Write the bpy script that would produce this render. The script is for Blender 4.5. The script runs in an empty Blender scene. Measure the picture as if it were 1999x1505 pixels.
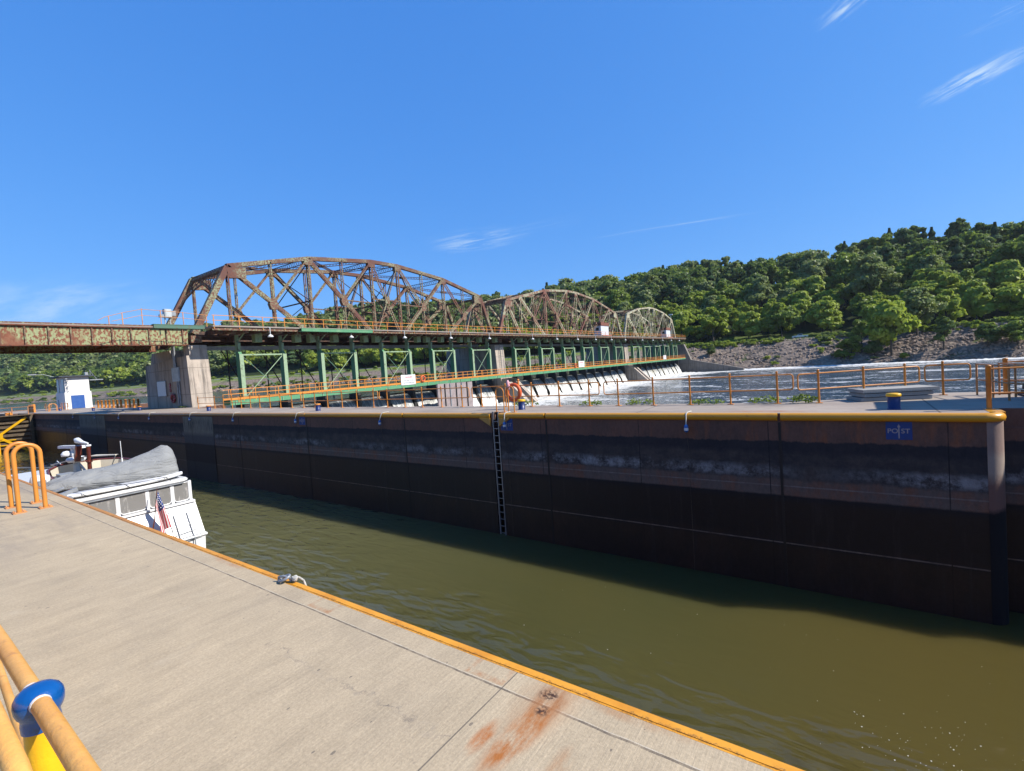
import bpy, math, random
import numpy as np
from mathutils import Vector, Matrix
random.seed(7); rng = np.random.default_rng(11)
C = bpy.context.scene
col = C.collection
R = math.radians

# ---------------------------------------------------------------- helpers
class MB:
    def __init__(s): s.v = []; s.f = []; s.mi = []; s.sm = []
    def add(s, vs, fs, mi=0, sm=False):
        b = len(s.v); s.v += [tuple(v) for v in vs]
        for f in fs: s.f.append(tuple(i + b for i in f)); s.mi.append(mi); s.sm.append(sm)
        return s
    def box(s, x0, y0, z0, x1, y1, z1, mi=0):
        v = [(x0,y0,z0),(x1,y0,z0),(x1,y1,z0),(x0,y1,z0),(x0,y0,z1),(x1,y0,z1),(x1,y1,z1),(x0,y1,z1)]
        return s.add(v, [(0,3,2,1),(4,5,6,7),(0,1,5,4),(1,2,6,5),(2,3,7,6),(3,0,4,7)], mi)
    def bar(s, p, q, w, h, mi=0, up=(0,0,1)):
        p = Vector(p); q = Vector(q); d = (q-p).normalized(); u = Vector(up)
        if abs(d.dot(u)) > .95: u = Vector((1,0,0)) if abs(d.x) < .9 else Vector((0,1,0))
        a = d.cross(u).normalized(); b = a.cross(d).normalized()
        v = [e + a*(w/2*i) + b*(h/2*j) for e in (p,q) for i,j in ((-1,-1),(1,-1),(1,1),(-1,1))]
        return s.add(v, [(3,2,1,0),(4,5,6,7),(0,1,5,4),(1,2,6,5),(2,3,7,6),(3,0,4,7)], mi)
    def tube(s, pts, r, n=8, mi=0, closed=False):
        P = [Vector(p) for p in pts]; m = len(P); vs = []; rr = r if isinstance(r,(list,tuple)) else [r]*m
        prev = None
        for i,p in enumerate(P):
            if closed: t = P[(i+1)%m]-P[i-1]
            else: t = P[min(i+1,m-1)]-P[max(i-1,0)]
            t.normalize()
            if prev is None:
                u = Vector((0,0,1)) if abs(t.z)<.9 else Vector((1,0,0)); a = t.cross(u).normalized()
            else:
                a = (prev - t*prev.dot(t)).normalized()
            prev = a; b = t.cross(a)
            for k in range(n):
                g = 2*math.pi*k/n; vs.append(p + (a*math.cos(g)+b*math.sin(g))*rr[i])
        fs = []
        for i in range(m if closed else m-1):
            j = (i+1)%m
            for k in range(n): fs.append((i*n+k, i*n+(k+1)%n, j*n+(k+1)%n, j*n+k))
        s.add(vs, fs, mi, True)
        if not closed:
            s.add(vs[:n], [tuple(range(n))[::-1]], mi); s.add(vs[-n:], [tuple(range(n))], mi)
        return s
    def lathe(s, c, prof, n=20, mi=0, sm=True):
        vs = [(c[0]+r*math.cos(2*math.pi*k/n), c[1]+r*math.sin(2*math.pi*k/n), c[2]+z) for r,z in prof for k in range(n)]
        fs = [(i*n+k, i*n+(k+1)%n, (i+1)*n+(k+1)%n, (i+1)*n+k) for i in range(len(prof)-1) for k in range(n)]
        return s.add(vs, fs, mi, sm)
    def prism(s, poly, ax, a, b, mi=0):
        # poly: 2D points in the two remaining axes; extruded along ax from a to b
        def P(u,v,w): return {0:(w,u,v),1:(u,w,v),2:(u,v,w)}[ax]
        n = len(poly); vs = [P(u,v,a) for u,v in poly]+[P(u,v,b) for u,v in poly]
        fs = [tuple(range(n))[::-1], tuple(range(n,2*n))]+[(i,(i+1)%n,(i+1)%n+n,i+n) for i in range(n)]
        return s.add(vs, fs, mi)
    def blob(s, c, rx, ry, rz, n=10, m=6, mi=0, jit=0):
        prof = []
        vs = [];fs=[]
        for i in range(m+1):
            t = math.pi*i/m
            for k in range(n):
                g = 2*math.pi*k/n; j = 1+random.uniform(-jit,jit)
                vs.append((c[0]+rx*j*math.sin(t)*math.cos(g), c[1]+ry*j*math.sin(t)*math.sin(g), c[2]+rz*j*math.cos(t)))
        for i in range(m):
            for k in range(n): fs.append((i*n+k,(i+1)*n+k,(i+1)*n+(k+1)%n,i*n+(k+1)%n))
        return s.add(vs, fs, mi, True)
    def build(s, name, mats, parent=None, label=None, cat=None, group=None, kind=None, origin='auto', clean=True):
        if not isinstance(mats,(list,tuple)): mats = [mats]
        if parent is not None: o3 = world_loc(parent)
        elif origin == 'auto':
            xs,ys,zs = zip(*s.v); o3 = Vector(((min(xs)+max(xs))/2,(min(ys)+max(ys))/2,min(zs)))
        else: o3 = Vector(origin)
        me = bpy.data.meshes.new(name)
        me.from_pydata([(x-o3.x,y-o3.y,z-o3.z) for x,y,z in s.v], [], s.f)
        for m in mats: me.materials.append(m)
        me.polygons.foreach_set('material_index', s.mi); me.polygons.foreach_set('use_smooth', s.sm)
        if clean:
            import bmesh
            bm = bmesh.new(); bm.from_mesh(me); bmesh.ops.recalc_face_normals(bm, faces=bm.faces); bm.to_mesh(me); bm.free()
        me.update()
        o = bpy.data.objects.new(name, me); col.objects.link(o)
        if parent is not None: o.parent = parent
        else: o.location = o3
        return tag(o, label, cat, group, kind)
def world_loc(o):
    v = Vector((0,0,0))
    while o is not None: v = v + o.location; o = o.parent
    return v
def tag(o, label=None, cat=None, group=None, kind=None):
    if label: o['label'] = label
    if cat: o['category'] = cat
    if group: o['group'] = group
    if kind: o['kind'] = kind
    return o
def thing(name, label, cat, loc, group=None):
    o = bpy.data.objects.new(name, None); col.objects.link(o); o.location = loc; o.empty_display_size = .3
    return tag(o, label, cat, group)
def kids(o): return [c for c in bpy.data.objects if c.parent is o]
def dup(root, loc, label=None, group=None, rz=None, scale=None, parts=True, mats=None):
    def cp(o, par):
        c = o.copy(); col.objects.link(c); c.parent = par
        if parts:
            for ch in KIDS.get(o.name) or kids(o): cp(ch, c)
        return c
    r = cp(root, None); r.location = loc
    if label: r['label'] = label
    if group: r['group'] = group
    if rz is not None: r.rotation_euler = (0,0,rz)
    if scale is not None: r.scale = scale
    return r
KIDS = {}
def bez(a, b, c, n=8):
    return [tuple(((1-t)**2)*a[i]+2*t*(1-t)*b[i]+t*t*c[i] for i in range(3)) for t in [k/n for k in range(n+1)]]
def dz(Y): return .0035*max(0,(Y-23))
def text(body, size, loc, rot, m, parent, name='lettering', label=None, extr=.004, align='CENTER'):
    cu = bpy.data.curves.new(name,'FONT'); cu.body = body; cu.size = size; cu.align_x = align; cu.align_y = 'CENTER'; cu.extrude = extr; cu.offset = size*.012
    t = bpy.data.objects.new('tmp', cu); col.objects.link(t)
    bpy.context.view_layer.update()
    me = bpy.data.meshes.new_from_object(t.evaluated_get(bpy.context.evaluated_depsgraph_get()))
    bpy.data.objects.remove(t); me.materials.clear(); me.materials.append(m)
    o = bpy.data.objects.new(name, me); col.objects.link(o); o.parent = parent
    o.location = Vector(loc)-world_loc(parent); o.rotation_euler = rot
    if label: o['label'] = label
    return o

# ---------------------------------------------------------------- materials
ALB = .76      # overall reflectance of everything painted, poured or grown here
class NT:
    def __init__(s, name):
        s.m = bpy.data.materials.new(name); s.m.use_nodes = True; s.t = s.m.node_tree; s.t.nodes.clear()
        s.out = s.t.nodes.new('ShaderNodeOutputMaterial')
        g = s.t.nodes.new('ShaderNodeNewGeometry'); s.pos = g.outputs['Position']; s.geo = g
    def n(s, ty, props=None, **inp):
        nd = s.t.nodes.new(ty)
        for k,v in (props or {}).items(): setattr(nd,k,v)
        for k,v in inp.items():
            key = int(k[1:]) if k[0]=='i' and k[1:].isdigit() else k.replace('_',' ')
            s.set(nd.inputs[key], v)
        return nd
    def set(s, sock, v):
        if isinstance(v, bpy.types.NodeSocket): s.t.links.new(v, sock)
        else:
            if hasattr(sock.default_value,'__len__') and not hasattr(v,'__len__'): v = [v]*len(sock.default_value)
            if hasattr(v,'__len__') and len(sock.default_value)==4 and len(v)==3: v = tuple(v)+(1,)
            sock.default_value = v
    def math(s, op, a, b=0., c=0., clamp=False):
        return s.n('ShaderNodeMath', {'operation':op,'use_clamp':clamp}, i0=a, i1=b, i2=c).outputs[0]
    def vec(s, st): return s.n('ShaderNodeVectorMath', {'operation':'MULTIPLY'}, i0=s.pos, i1=st).outputs[0]
    def noise(s, scale=1., st=(1,1,1), detail=4., rough=.55, vec=None, dist=0.):
        return s.n('ShaderNodeTexNoise', None, Vector=vec or s.vec(st), Scale=scale, Detail=detail, Roughness=rough, Distortion=dist).outputs['Fac']
    def ramp(s, f, a, b, lo=0., hi=1., smooth=False):
        return s.n('ShaderNodeMapRange', {'clamp':True,'interpolation_type':'SMOOTHSTEP' if smooth else 'LINEAR'}, i0=f, i1=a, i2=b, i3=lo, i4=hi).outputs[0]
    def mix(s, f, a, b, mode='MIX'):
        nd = s.t.nodes.new('ShaderNodeMix'); nd.data_type='RGBA'; nd.blend_type=mode; nd.clamp_factor=True
        s.set(nd.inputs[0], f); s.set(nd.inputs[6], a); s.set(nd.inputs[7], b); return nd.outputs[2]
    def xyz(s): 
        nd = s.n('ShaderNodeSeparateXYZ', None, i0=s.pos); return nd.outputs
    def bump(s, h, strength=.3, dist=.02, nrm=None):
        nd = s.n('ShaderNodeBump', None, Strength=strength, Distance=dist, Height=h)
        if nrm is not None: s.set(nd.inputs['Normal'], nrm)
        return nd.outputs[0]
    def done(s, col_, rough=.7, bump=None, metal=0., spec=.5, **kw):
        b = s.t.nodes.new('ShaderNodeBsdfPrincipled')
        s.set(b.inputs['Base Color'], s.mix(1., col_, (ALB,ALB,ALB), 'MULTIPLY')); s.set(b.inputs['Roughness'], rough); s.set(b.inputs['Metallic'], metal)
        s.set(b.inputs['Specular IOR Level'], spec)
        if bump is not None: s.set(b.inputs['Normal'], bump)
        for k,v in kw.items(): s.set(b.inputs[k.replace('_',' ')], v)
        s.bsdf = b; s.t.links.new(b.outputs[0], s.out.inputs[0]); return s.m
def pm(name, base, alt=None, sc=1.5, thr=(.45,.6), st=(1,1,1), rough=.6, bump=.15, bs=30, metal=0., spec=.4, fine=.12, alt2=None, sc2=.4, thr2=(.5,.65)):
    s = NT(name); c = base
    if alt2: c = s.mix(s.ramp(s.noise(sc2,detail=3), *thr2), c, alt2)
    if alt: c = s.mix(s.ramp(s.noise(sc, st, 6, .65), *thr), c, alt)
    fv = s.ramp(s.noise(bs*.6, detail=3), .2, .8, 1-fine, 1+fine)
    c = s.mix(1., c, s.n('ShaderNodeCombineColor', None, i0=fv, i1=fv, i2=fv).outputs[0], 'MULTIPLY')
    b = s.bump(s.noise(bs, detail=3), bump, .01) if bump else None
    return s.done(c, rough, b, metal, spec)

RUSTC = (.15,.055,.03)
M = {}
M['truss'] = pm('faded_green_steel', (.28,.31,.19), RUSTC, 5.5, (.46,.54), rough=.75, bump=.2, bs=9, alt2=(.12,.055,.045), sc2=.40, thr2=(.42,.62))
M['truss_rust'] = pm('rusted_steel', (.17,.075,.05), (.26,.26,.15), 4, (.5,.6), rough=.8, bump=.2, bs=9)
M['truss_pale'] = pm('sunlit_pale_green_steel', (.46,.46,.32), (.19,.085,.06), 2.6, (.52,.62), rough=.75, bump=.1, bs=9, alt2=(.30,.24,.16), sc2=.4, thr2=(.5,.62))  # farthest span: sunlit paleness put into the base colour, rust patches its own
M['truss_mid'] = pm('mottled_green_rust_steel', (.36,.36,.24), (.20,.08,.055), 1.6, (.46,.58), rough=.75, bump=.1, bs=9, alt2=(.17,.07,.05), sc2=.12, thr2=(.48,.60))  # middle span: base colour lifted for its brighter lighting, rust its own
M['lattice'] = pm('dark_lattice_steel', (.06,.038,.032), (.14,.07,.045), 2, rough=.8, bump=0)
M['girder'] = pm('flaking_green_girder', (.32,.35,.18), (.21,.075,.04), 4.2, (.485,.545), rough=.8, bump=.3, bs=6, fine=.18, alt2=(.24,.10,.055), sc2=.30, thr2=(.56,.64), st=(1,1.2,.8))
M['rust'] = pm('rust', (.19,.06,.03), (.09,.04,.03), 3, rough=.85)
M['green'] = pm('green_gate_paint', (.10,.30,.15), (.17,.34,.18), .8, (.5,.7), rough=.5, bump=.08, bs=8, fine=.08)
M['dgreen'] = pm('pale_and_sunlit_green', (.30,.42,.26), (.10,.09,.05), 1.6, (.58,.68), rough=.6, bump=.08, bs=8)
M['cream_green'] = pm('pale_counterweight_paint', (.32,.40,.20), (.14,.13,.08), 1.9, (.56,.66), rough=.6)
M['steel_dark'] = pm('dark_wet_steel', (.022,.022,.022), (.05,.045,.038), 1.0, (.45,.7), rough=.6)
M['orange'] = pm('safety_orange_paint', (.70,.27,.045), (.50,.17,.04), 1.3, (.5,.75), rough=.42, bump=.05, bs=15, fine=.06)
M['orange2'] = pm('weathered_orange_paint', (.62,.27,.09), (.40,.15,.06), 2.5, (.5,.7), rough=.6, bump=.05, bs=15, fine=.1)
M['yellow'] = pm('yellow_enamel', (.92,.50,.012), (.60,.27,.02), 11, (.62,.72), rough=.35, bump=.2, bs=45, fine=.08)
M['near_rail'] = pm('near_orange_enamel', (.86,.45,.11), (.60,.27,.07), 14, (.60,.72), rough=.42, bump=.25, bs=70, fine=.08, alt2=(.80,.38,.08), sc2=5, thr2=(.4,.6))
M['blue'] = pm('blue_enamel', (.004,.085,.31), (.02,.06,.15), 22, (.62,.70), rough=.22, bump=.22, bs=55, fine=.08, spec=.7)
M['teal'] = pm('dull_teal_paint', (.07,.16,.11), (.12,.10,.06), 2, (.55,.65), rough=.6)
M['bollard_blue'] = pm('navy_bollard_paint', (.012,.028,.13), (.03,.03,.05), 5, (.6,.7), rough=.4)
M['white'] = pm('white_gelcoat', (.80,.80,.79), (.70,.70,.69), 1.2, (.5,.8), rough=.25, bump=.03, bs=8, fine=.02)
M['cream'] = pm('cream_vinyl', (.72,.64,.50), rough=.5, fine=.03)
M['maroon'] = pm('varnished_maroon', (.11,.022,.016), (.16,.04,.02), 6, rough=.3)
M['hullgrey'] = pm('grey_coaming', (.30,.32,.33), rough=.4)
M['white_wall'] = pm('white_stucco', (.82,.80,.77), (.72,.70,.67), .8, (.5,.8), rough=.8, fine=.04)
M['door_blue'] = pm('blue_door_paint', (.02,.09,.33), (.03,.11,.36), 2, rough=.5)
M['roof'] = pm('dark_roof_felt', (.06,.07,.09), rough=.8)
M['dark'] = pm('dark_glass', (.02,.025,.035), rough=.15, fine=0, bump=0)
M['black'] = pm('black_rubber', (.012,.012,.013), rough=.6)
M['grey'] = pm('galvanised_grey', (.36,.38,.40), (.28,.30,.32), 3, rough=.45, metal=.3)
M['panelgrey'] = pm('grey_cabinet_paint', (.50,.54,.55), (.42,.45,.45), 2, rough=.5)
M['aluminium'] = pm('aluminium_ladder', (.24,.26,.28), (.10,.10,.11), 5, (.6,.75), rough=.4, metal=.4)
M['rope'] = pm('white_rope', (.62,.60,.54), (.4,.38,.33), 30, rough=.9, bump=.5, bs=160)
M['buoy_blue'] = pm('blue_float_paint', (.02,.12,.42), rough=.35)
M['ring'] = pm('orange_ring_buoy', (.78,.13,.025), (.6,.10,.03), 6, rough=.5)
M['pink'] = pm('faded_pink_rope_cover', (.72,.30,.36), (.8,.5,.5), 20, rough=.7)
M['redpaint'] = pm('dull_red_paint', (.28,.03,.04), (.6,.45,.42), 9, (.55,.62), rough=.6)
M['signwhite'] = pm('white_sign_face', (.80,.80,.80), rough=.4, fine=.02)
M['signred'] = pm('red_sign_ink', (.65,.03,.04), rough=.5)
M['signblack'] = pm('black_sign_ink', (.03,.03,.03), rough=.5)
M['brick'] = pm('brown_cabin_cladding', (.22,.08,.05), (.15,.06,.04), 4, rough=.8)
M['cabin_white'] = pm('pale_cabin_paint', (.62,.66,.70), rough=.6)
M['timber'] = pm('old_gate_timber', (.20,.145,.085), (.07,.05,.035), 2, (.4,.7), st=(3,1,6), rough=.85, bump=.4, bs=8)
M['mark'] = pm('pale_stencil_paint', (.42,.36,.34), rough=.7)
M['mark_blue'] = pm('blue_painted_square', (.008,.05,.22), (.02,.045,.12), 6, (.5,.7), rough=.55)
M['truckwhite'] = pm('white_car_paint', (.75,.78,.80), rough=.25, fine=0, bump=0)
M['bark'] = pm('bark', (.10,.08,.06), (.05,.04,.03), 3, rough=.9, bump=.4, bs=10)
M['foam_w'] = pm('white_foam', (.78,.77,.73), (.34,.35,.33), 1.1, (.50,.68), rough=.8, fine=.1, bs=6)

def concrete(name, base, dark, stain=(.10,.09,.08), brush=None, deck=False, vert=False, gain=1.):
    s = NT(name); x,y,z = s.xyz()
    n1 = s.noise(.5, detail=5, rough=.6); n2 = s.noise(3.2, detail=6, rough=.7)
    c = s.mix(s.ramp(n1,.35,.65), base, dark)
    c = s.mix(s.ramp(n2,.55,.75,0,.5), c, tuple(v*.8 for v in base))
    if vert:
        st = s.noise(1.0, (2.2,2.2,.16), 6, .7)
        c = s.mix(s.ramp(st,.50,.66,0,.75), c, stain)
        st2 = s.noise(.8, (3.,3.,.2), 5, .6)
        c = s.mix(s.ramp(st2,.60,.72,0,.5), c, tuple(min(.6,v*1.5) for v in base))
        # horizontal pour joints
        j = s.math('ABSOLUTE', s.math('SUBTRACT', s.math('FRACT', s.math('MULTIPLY', z, .36)), .5))
        c = s.mix(s.math('MULTIPLY', s.math('LESS_THAN', j, .012), .55), c, tuple(v*.3 for v in base))
    h = s.noise(60, detail=4, rough=.7)
    fine = s.ramp(s.noise(26, detail=5, rough=.8), .3, .7, .86, 1.12)
    c = s.mix(1., c, s.n('ShaderNodeCombineColor', None, i0=fine, i1=fine, i2=fine).outputs[0], 'MULTIPLY')
    return s.done(c, .88, s.bump(h,.35,.006), 0, .25)
M['pier'] = concrete('weathered_pier_concrete', (.56,.47,.385), (.44,.375,.31), (.10,.09,.08), vert=True)
M['conc'] = concrete('plain_concrete', (.36,.32,.27), (.28,.25,.22))
M['slab'] = concrete('stacked_slab_concrete', (.42,.40,.36), (.34,.33,.30))
M['edge'] = concrete('walkway_edge_concrete', (.38,.33,.29), (.28,.24,.21))

def near_deck():
    s = NT('broomed_quay_concrete'); x,y,z = s.xyz()
    big = s.noise(.35, detail=5, rough=.6); mid = s.noise(2.0, detail=6, rough=.65)
    c = s.mix(s.ramp(big,.3,.7), (.560,.440,.285), (.505,.400,.265))
    c = s.mix(s.ramp(mid,.50,.72,0,.6), c, (.43,.345,.235))
    # broom strokes run across the quay
    br = s.noise(1., (60,2.2,1), 4, .7, dist=.15); br2 = s.noise(1., (150,5,1), 3, .6)
    f = s.ramp(br,.3,.7,.92,1.07); f2 = s.ramp(br2,.3,.7,.93,1.07)
    f = s.math('MULTIPLY', f, f2)
    f = s.math('MULTIPLY', f, s.ramp(s.noise(55, detail=4, rough=.8),.32,.68,.80,1.14))
    f = s.math('MULTIPLY', f, s.ramp(s.noise(5.5, (1,.35,1), detail=6, rough=.75),.35,.7,1.05,.86))
    c = s.mix(1., c, s.n('ShaderNodeCombineColor', None, i0=f, i1=f, i2=f).outputs[0], 'MULTIPLY')
    c = s.mix(s.ramp(s.noise(.9,(.5,1.4,1),7,.75),.56,.74,0,.28), c, (.30,.245,.18))
    c = s.mix(s.ramp(s.noise(1.7,(1,.6,1),6,.7),.60,.74,0,.35), c, (.64,.53,.38))
    # pits and tiny dark stones
    v = s.n('ShaderNodeTexVoronoi', None, Vector=s.vec((1,.6,1)), Scale=9., Randomness=1.)
    pit = s.math('MULTIPLY', s.math('LESS_THAN', v.outputs['Distance'], s.ramp(s.noise(3.,detail=2),.38,.7,0.,.13)), .7)
    c = s.mix(pit, c, (.13,.11,.095))
    v2 = s.n('ShaderNodeTexVoronoi', None, Vector=s.vec((1,.7,1)), Scale=22., Randomness=1.)
    c = s.mix(s.math('MULTIPLY', s.math('LESS_THAN', v2.outputs['Distance'], .10), s.ramp(s.noise(1.3,detail=2),.45,.7,0,.45)), c, (.20,.17,.14))
    # joint sealed with a pale line, parallel to the edge
    wob = s.math('MULTIPLY', s.math('SUBTRACT', s.noise(4.,detail=5,rough=.7), .5), .02)
    dy = s.math('ADD', s.math('SUBTRACT', y, 2.175), wob)
    c = s.mix(s.math('MULTIPLY', s.math('LESS_THAN', s.math('ABSOLUTE', s.math('ADD',dy,.008)), .0075), s.ramp(s.noise(7,detail=5,rough=.8),.35,.55,.3,.9)), c, (.15,.12,.09))
    c = s.mix(s.math('MULTIPLY', s.math('LESS_THAN', s.math('ABSOLUTE', s.math('SUBTRACT',dy,.003)), .0034), s.ramp(s.noise(6,detail=5,rough=.8),.36,.58,.1,.9)), c, (.62,.53,.40))
    # cross joints every 9.14 m
    fx = s.math('ABSOLUTE', s.math('SUBTRACT', s.math('FRACT', s.math('DIVIDE', s.math('ADD', x, 1.77+4.57+91.4), 9.14)), .5))
    c = s.mix(s.math('MULTIPLY', s.math('LESS_THAN', fx, .0005), .8), c, (.13,.11,.09))
    # hairline crack
    cw = s.math('MULTIPLY', s.math('SUBTRACT', s.noise(2.2,detail=8,rough=.8), .5), .55)
    cr = s.math('ABSOLUTE', s.math('ADD', s.math('SUBTRACT', y, s.math('MULTIPLY_ADD', x, .02, 1.76)), cw))
    inx = s.math('MULTIPLY', s.math('LESS_THAN', x, -1.78), s.math('GREATER_THAN', x, -3.6))
    c = s.mix(s.math('MULTIPLY', s.math('MULTIPLY', s.math('LESS_THAN', cr, .007), inx), s.ramp(s.noise(9,detail=4),.42,.62,0.0,.7)), c, (.22,.18,.14))
    c = s.mix(s.math('MULTIPLY', s.math('MULTIPLY', s.math('LESS_THAN', cr, .035), inx), s.ramp(s.noise(14,detail=4),.5,.75,0,.3)), c, (.34,.29,.23))
    # rust runs
    def blob(cx, cy, rx, ry, col_, amp, nsc=5, lo=.38, hi=.62, shear=0.):
        xx = s.math('DIVIDE', s.math('SUBTRACT', s.math('SUBTRACT', x, cx), s.math('MULTIPLY', s.math('SUBTRACT', y, cy), shear)), rx)
        yy = s.math('DIVIDE', s.math('SUBTRACT', y, cy), ry)
        d = s.math('SQRT', s.math('ADD', s.math('MULTIPLY',xx,xx), s.math('MULTIPLY',yy,yy)))
        m = s.math('MULTIPLY', s.ramp(d,.25,1.,1,0,True), s.ramp(s.noise(nsc,(1.6,.55,1),7,.7),lo,hi))
        return s.mix(s.math('MULTIPLY', m, amp), c, col_)
    c = blob(-1.47, 2.20, .24, .42, (.50,.27,.13), .9, nsc=3, lo=.3, hi=.7)
    c = blob(-1.46, 2.24, .13, .30, (.33,.13,.045), 1.2)
    c = blob(-1.47, 1.93, .12, .38, (.42,.15,.04), 1.5, shear=.10)
    c = blob(-1.63, 1.82, .065, .17, (.44,.15,.04), 1.4)
    c = blob(-1.20, 1.86, .07, .18, (.40,.19,.08), .7)
    c = blob(-1.05, 2.33, .5, .07, (.42,.22,.10), .6)
    c = blob(-5.6, 2.33, .5, .07, (.42,.20,.09), .7)
    for px_ in (-3.72,-1.93):
        for (ax_,ay_,bx_,by_) in ((.13,.008,0,.075),(.13,.008,0,-.075),(.008,.08,.13,0),(.008,.08,-.13,0)):
            d = s.math('MAXIMUM', s.math('SUBTRACT', s.math('ABSOLUTE', s.math('SUBTRACT', x, px_+bx_)), ax_), s.math('SUBTRACT', s.math('ABSOLUTE', s.math('SUBTRACT', y, 2.285+by_)), ay_))
            c = s.mix(s.math('MULTIPLY', s.ramp(d,0,.022,1,0), s.ramp(s.noise(9,detail=5,rough=.8),.40,.62,.0,.7)), c, (.42,.20,.09))
    for (ax_,ay_) in ((-1.51,2.255),(-1.475,2.265),(-1.46,2.13)):
        dx_ = s.math('SUBTRACT', x, ax_); dy_ = s.math('SUBTRACT', y, ay_)
        d = s.math('SQRT', s.math('ADD', s.math('MULTIPLY',dx_,dx_), s.math('MULTIPLY',dy_,dy_)))
        c = s.mix(s.math('MULTIPLY', s.ramp(d,.02,.05,1,0), s.ramp(s.noise(50,detail=4),.42,.55)), c, (.07,.035,.025))
    # damp dark smears far up the quay
    sm = s.noise(1., (.28,1.6,1), 5, .65)
    c = s.mix(s.math('MULTIPLY', s.math('MULTIPLY', s.ramp(sm,.50,.64,0,.55), s.ramp(x,-7.5,-10,0,1)), s.ramp(y,-1,.8,.4,1)), c, (.25,.21,.18))
    h = s.math('ADD', s.math('MULTIPLY', br, .8), s.math('MULTIPLY', s.noise(70,detail=4,rough=.8), .7))
    return s.done(c, .9, s.bump(h,.55,.006), 0, .2)
M['near_deck'] = near_deck()

def far_deck():
    s = NT('island_deck_concrete'); x,y,z = s.xyz()
    c = s.mix(s.ramp(s.noise(.25,(1,2,1),5,.6),.35,.65), (.42,.35,.285), (.32,.265,.22))
    c = s.mix(s.ramp(s.noise(1.4,(1,2.5,1),6,.7),.52,.68,0,.6), c, (.24,.195,.16))
    c = s.mix(s.ramp(s.noise(4,(1,2,1),4,.7),.6,.7,0,.5), c, (.52,.46,.39))
    fx = s.math('ABSOLUTE', s.math('SUBTRACT', s.math('FRACT', s.math('DIVIDE', s.math('ADD', x, 100.), 8.15)), .5))
    c = s.mix(s.math('MULTIPLY', s.math('LESS_THAN', fx, .003), .7), c, (.1,.08,.07))
    c = s.mix(s.math('MULTIPLY', s.math('LESS_THAN', s.math('ABSOLUTE', s.math('SUBTRACT', y, 16.75)), .02), .5), c, (.14,.11,.09))
    r = s.math('MULTIPLY', s.ramp(s.math('ABSOLUTE', s.math('ADD', x, 2.2)), .4, 1.6, 1, 0), s.ramp(s.math('ABSOLUTE', s.math('SUBTRACT', y, 16.75)), .05, .3, 1, 0))
    c = s.mix(s.math('MULTIPLY', r, s.ramp(s.noise(5,(.6,2,1),5,.7),.4,.6)), c, (.38,.13,.04))
    return s.done(c, .9, s.bump(s.noise(40,detail=5,rough=.7),.4,.01), 0, .2)
M['far_deck'] = far_deck()

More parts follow.
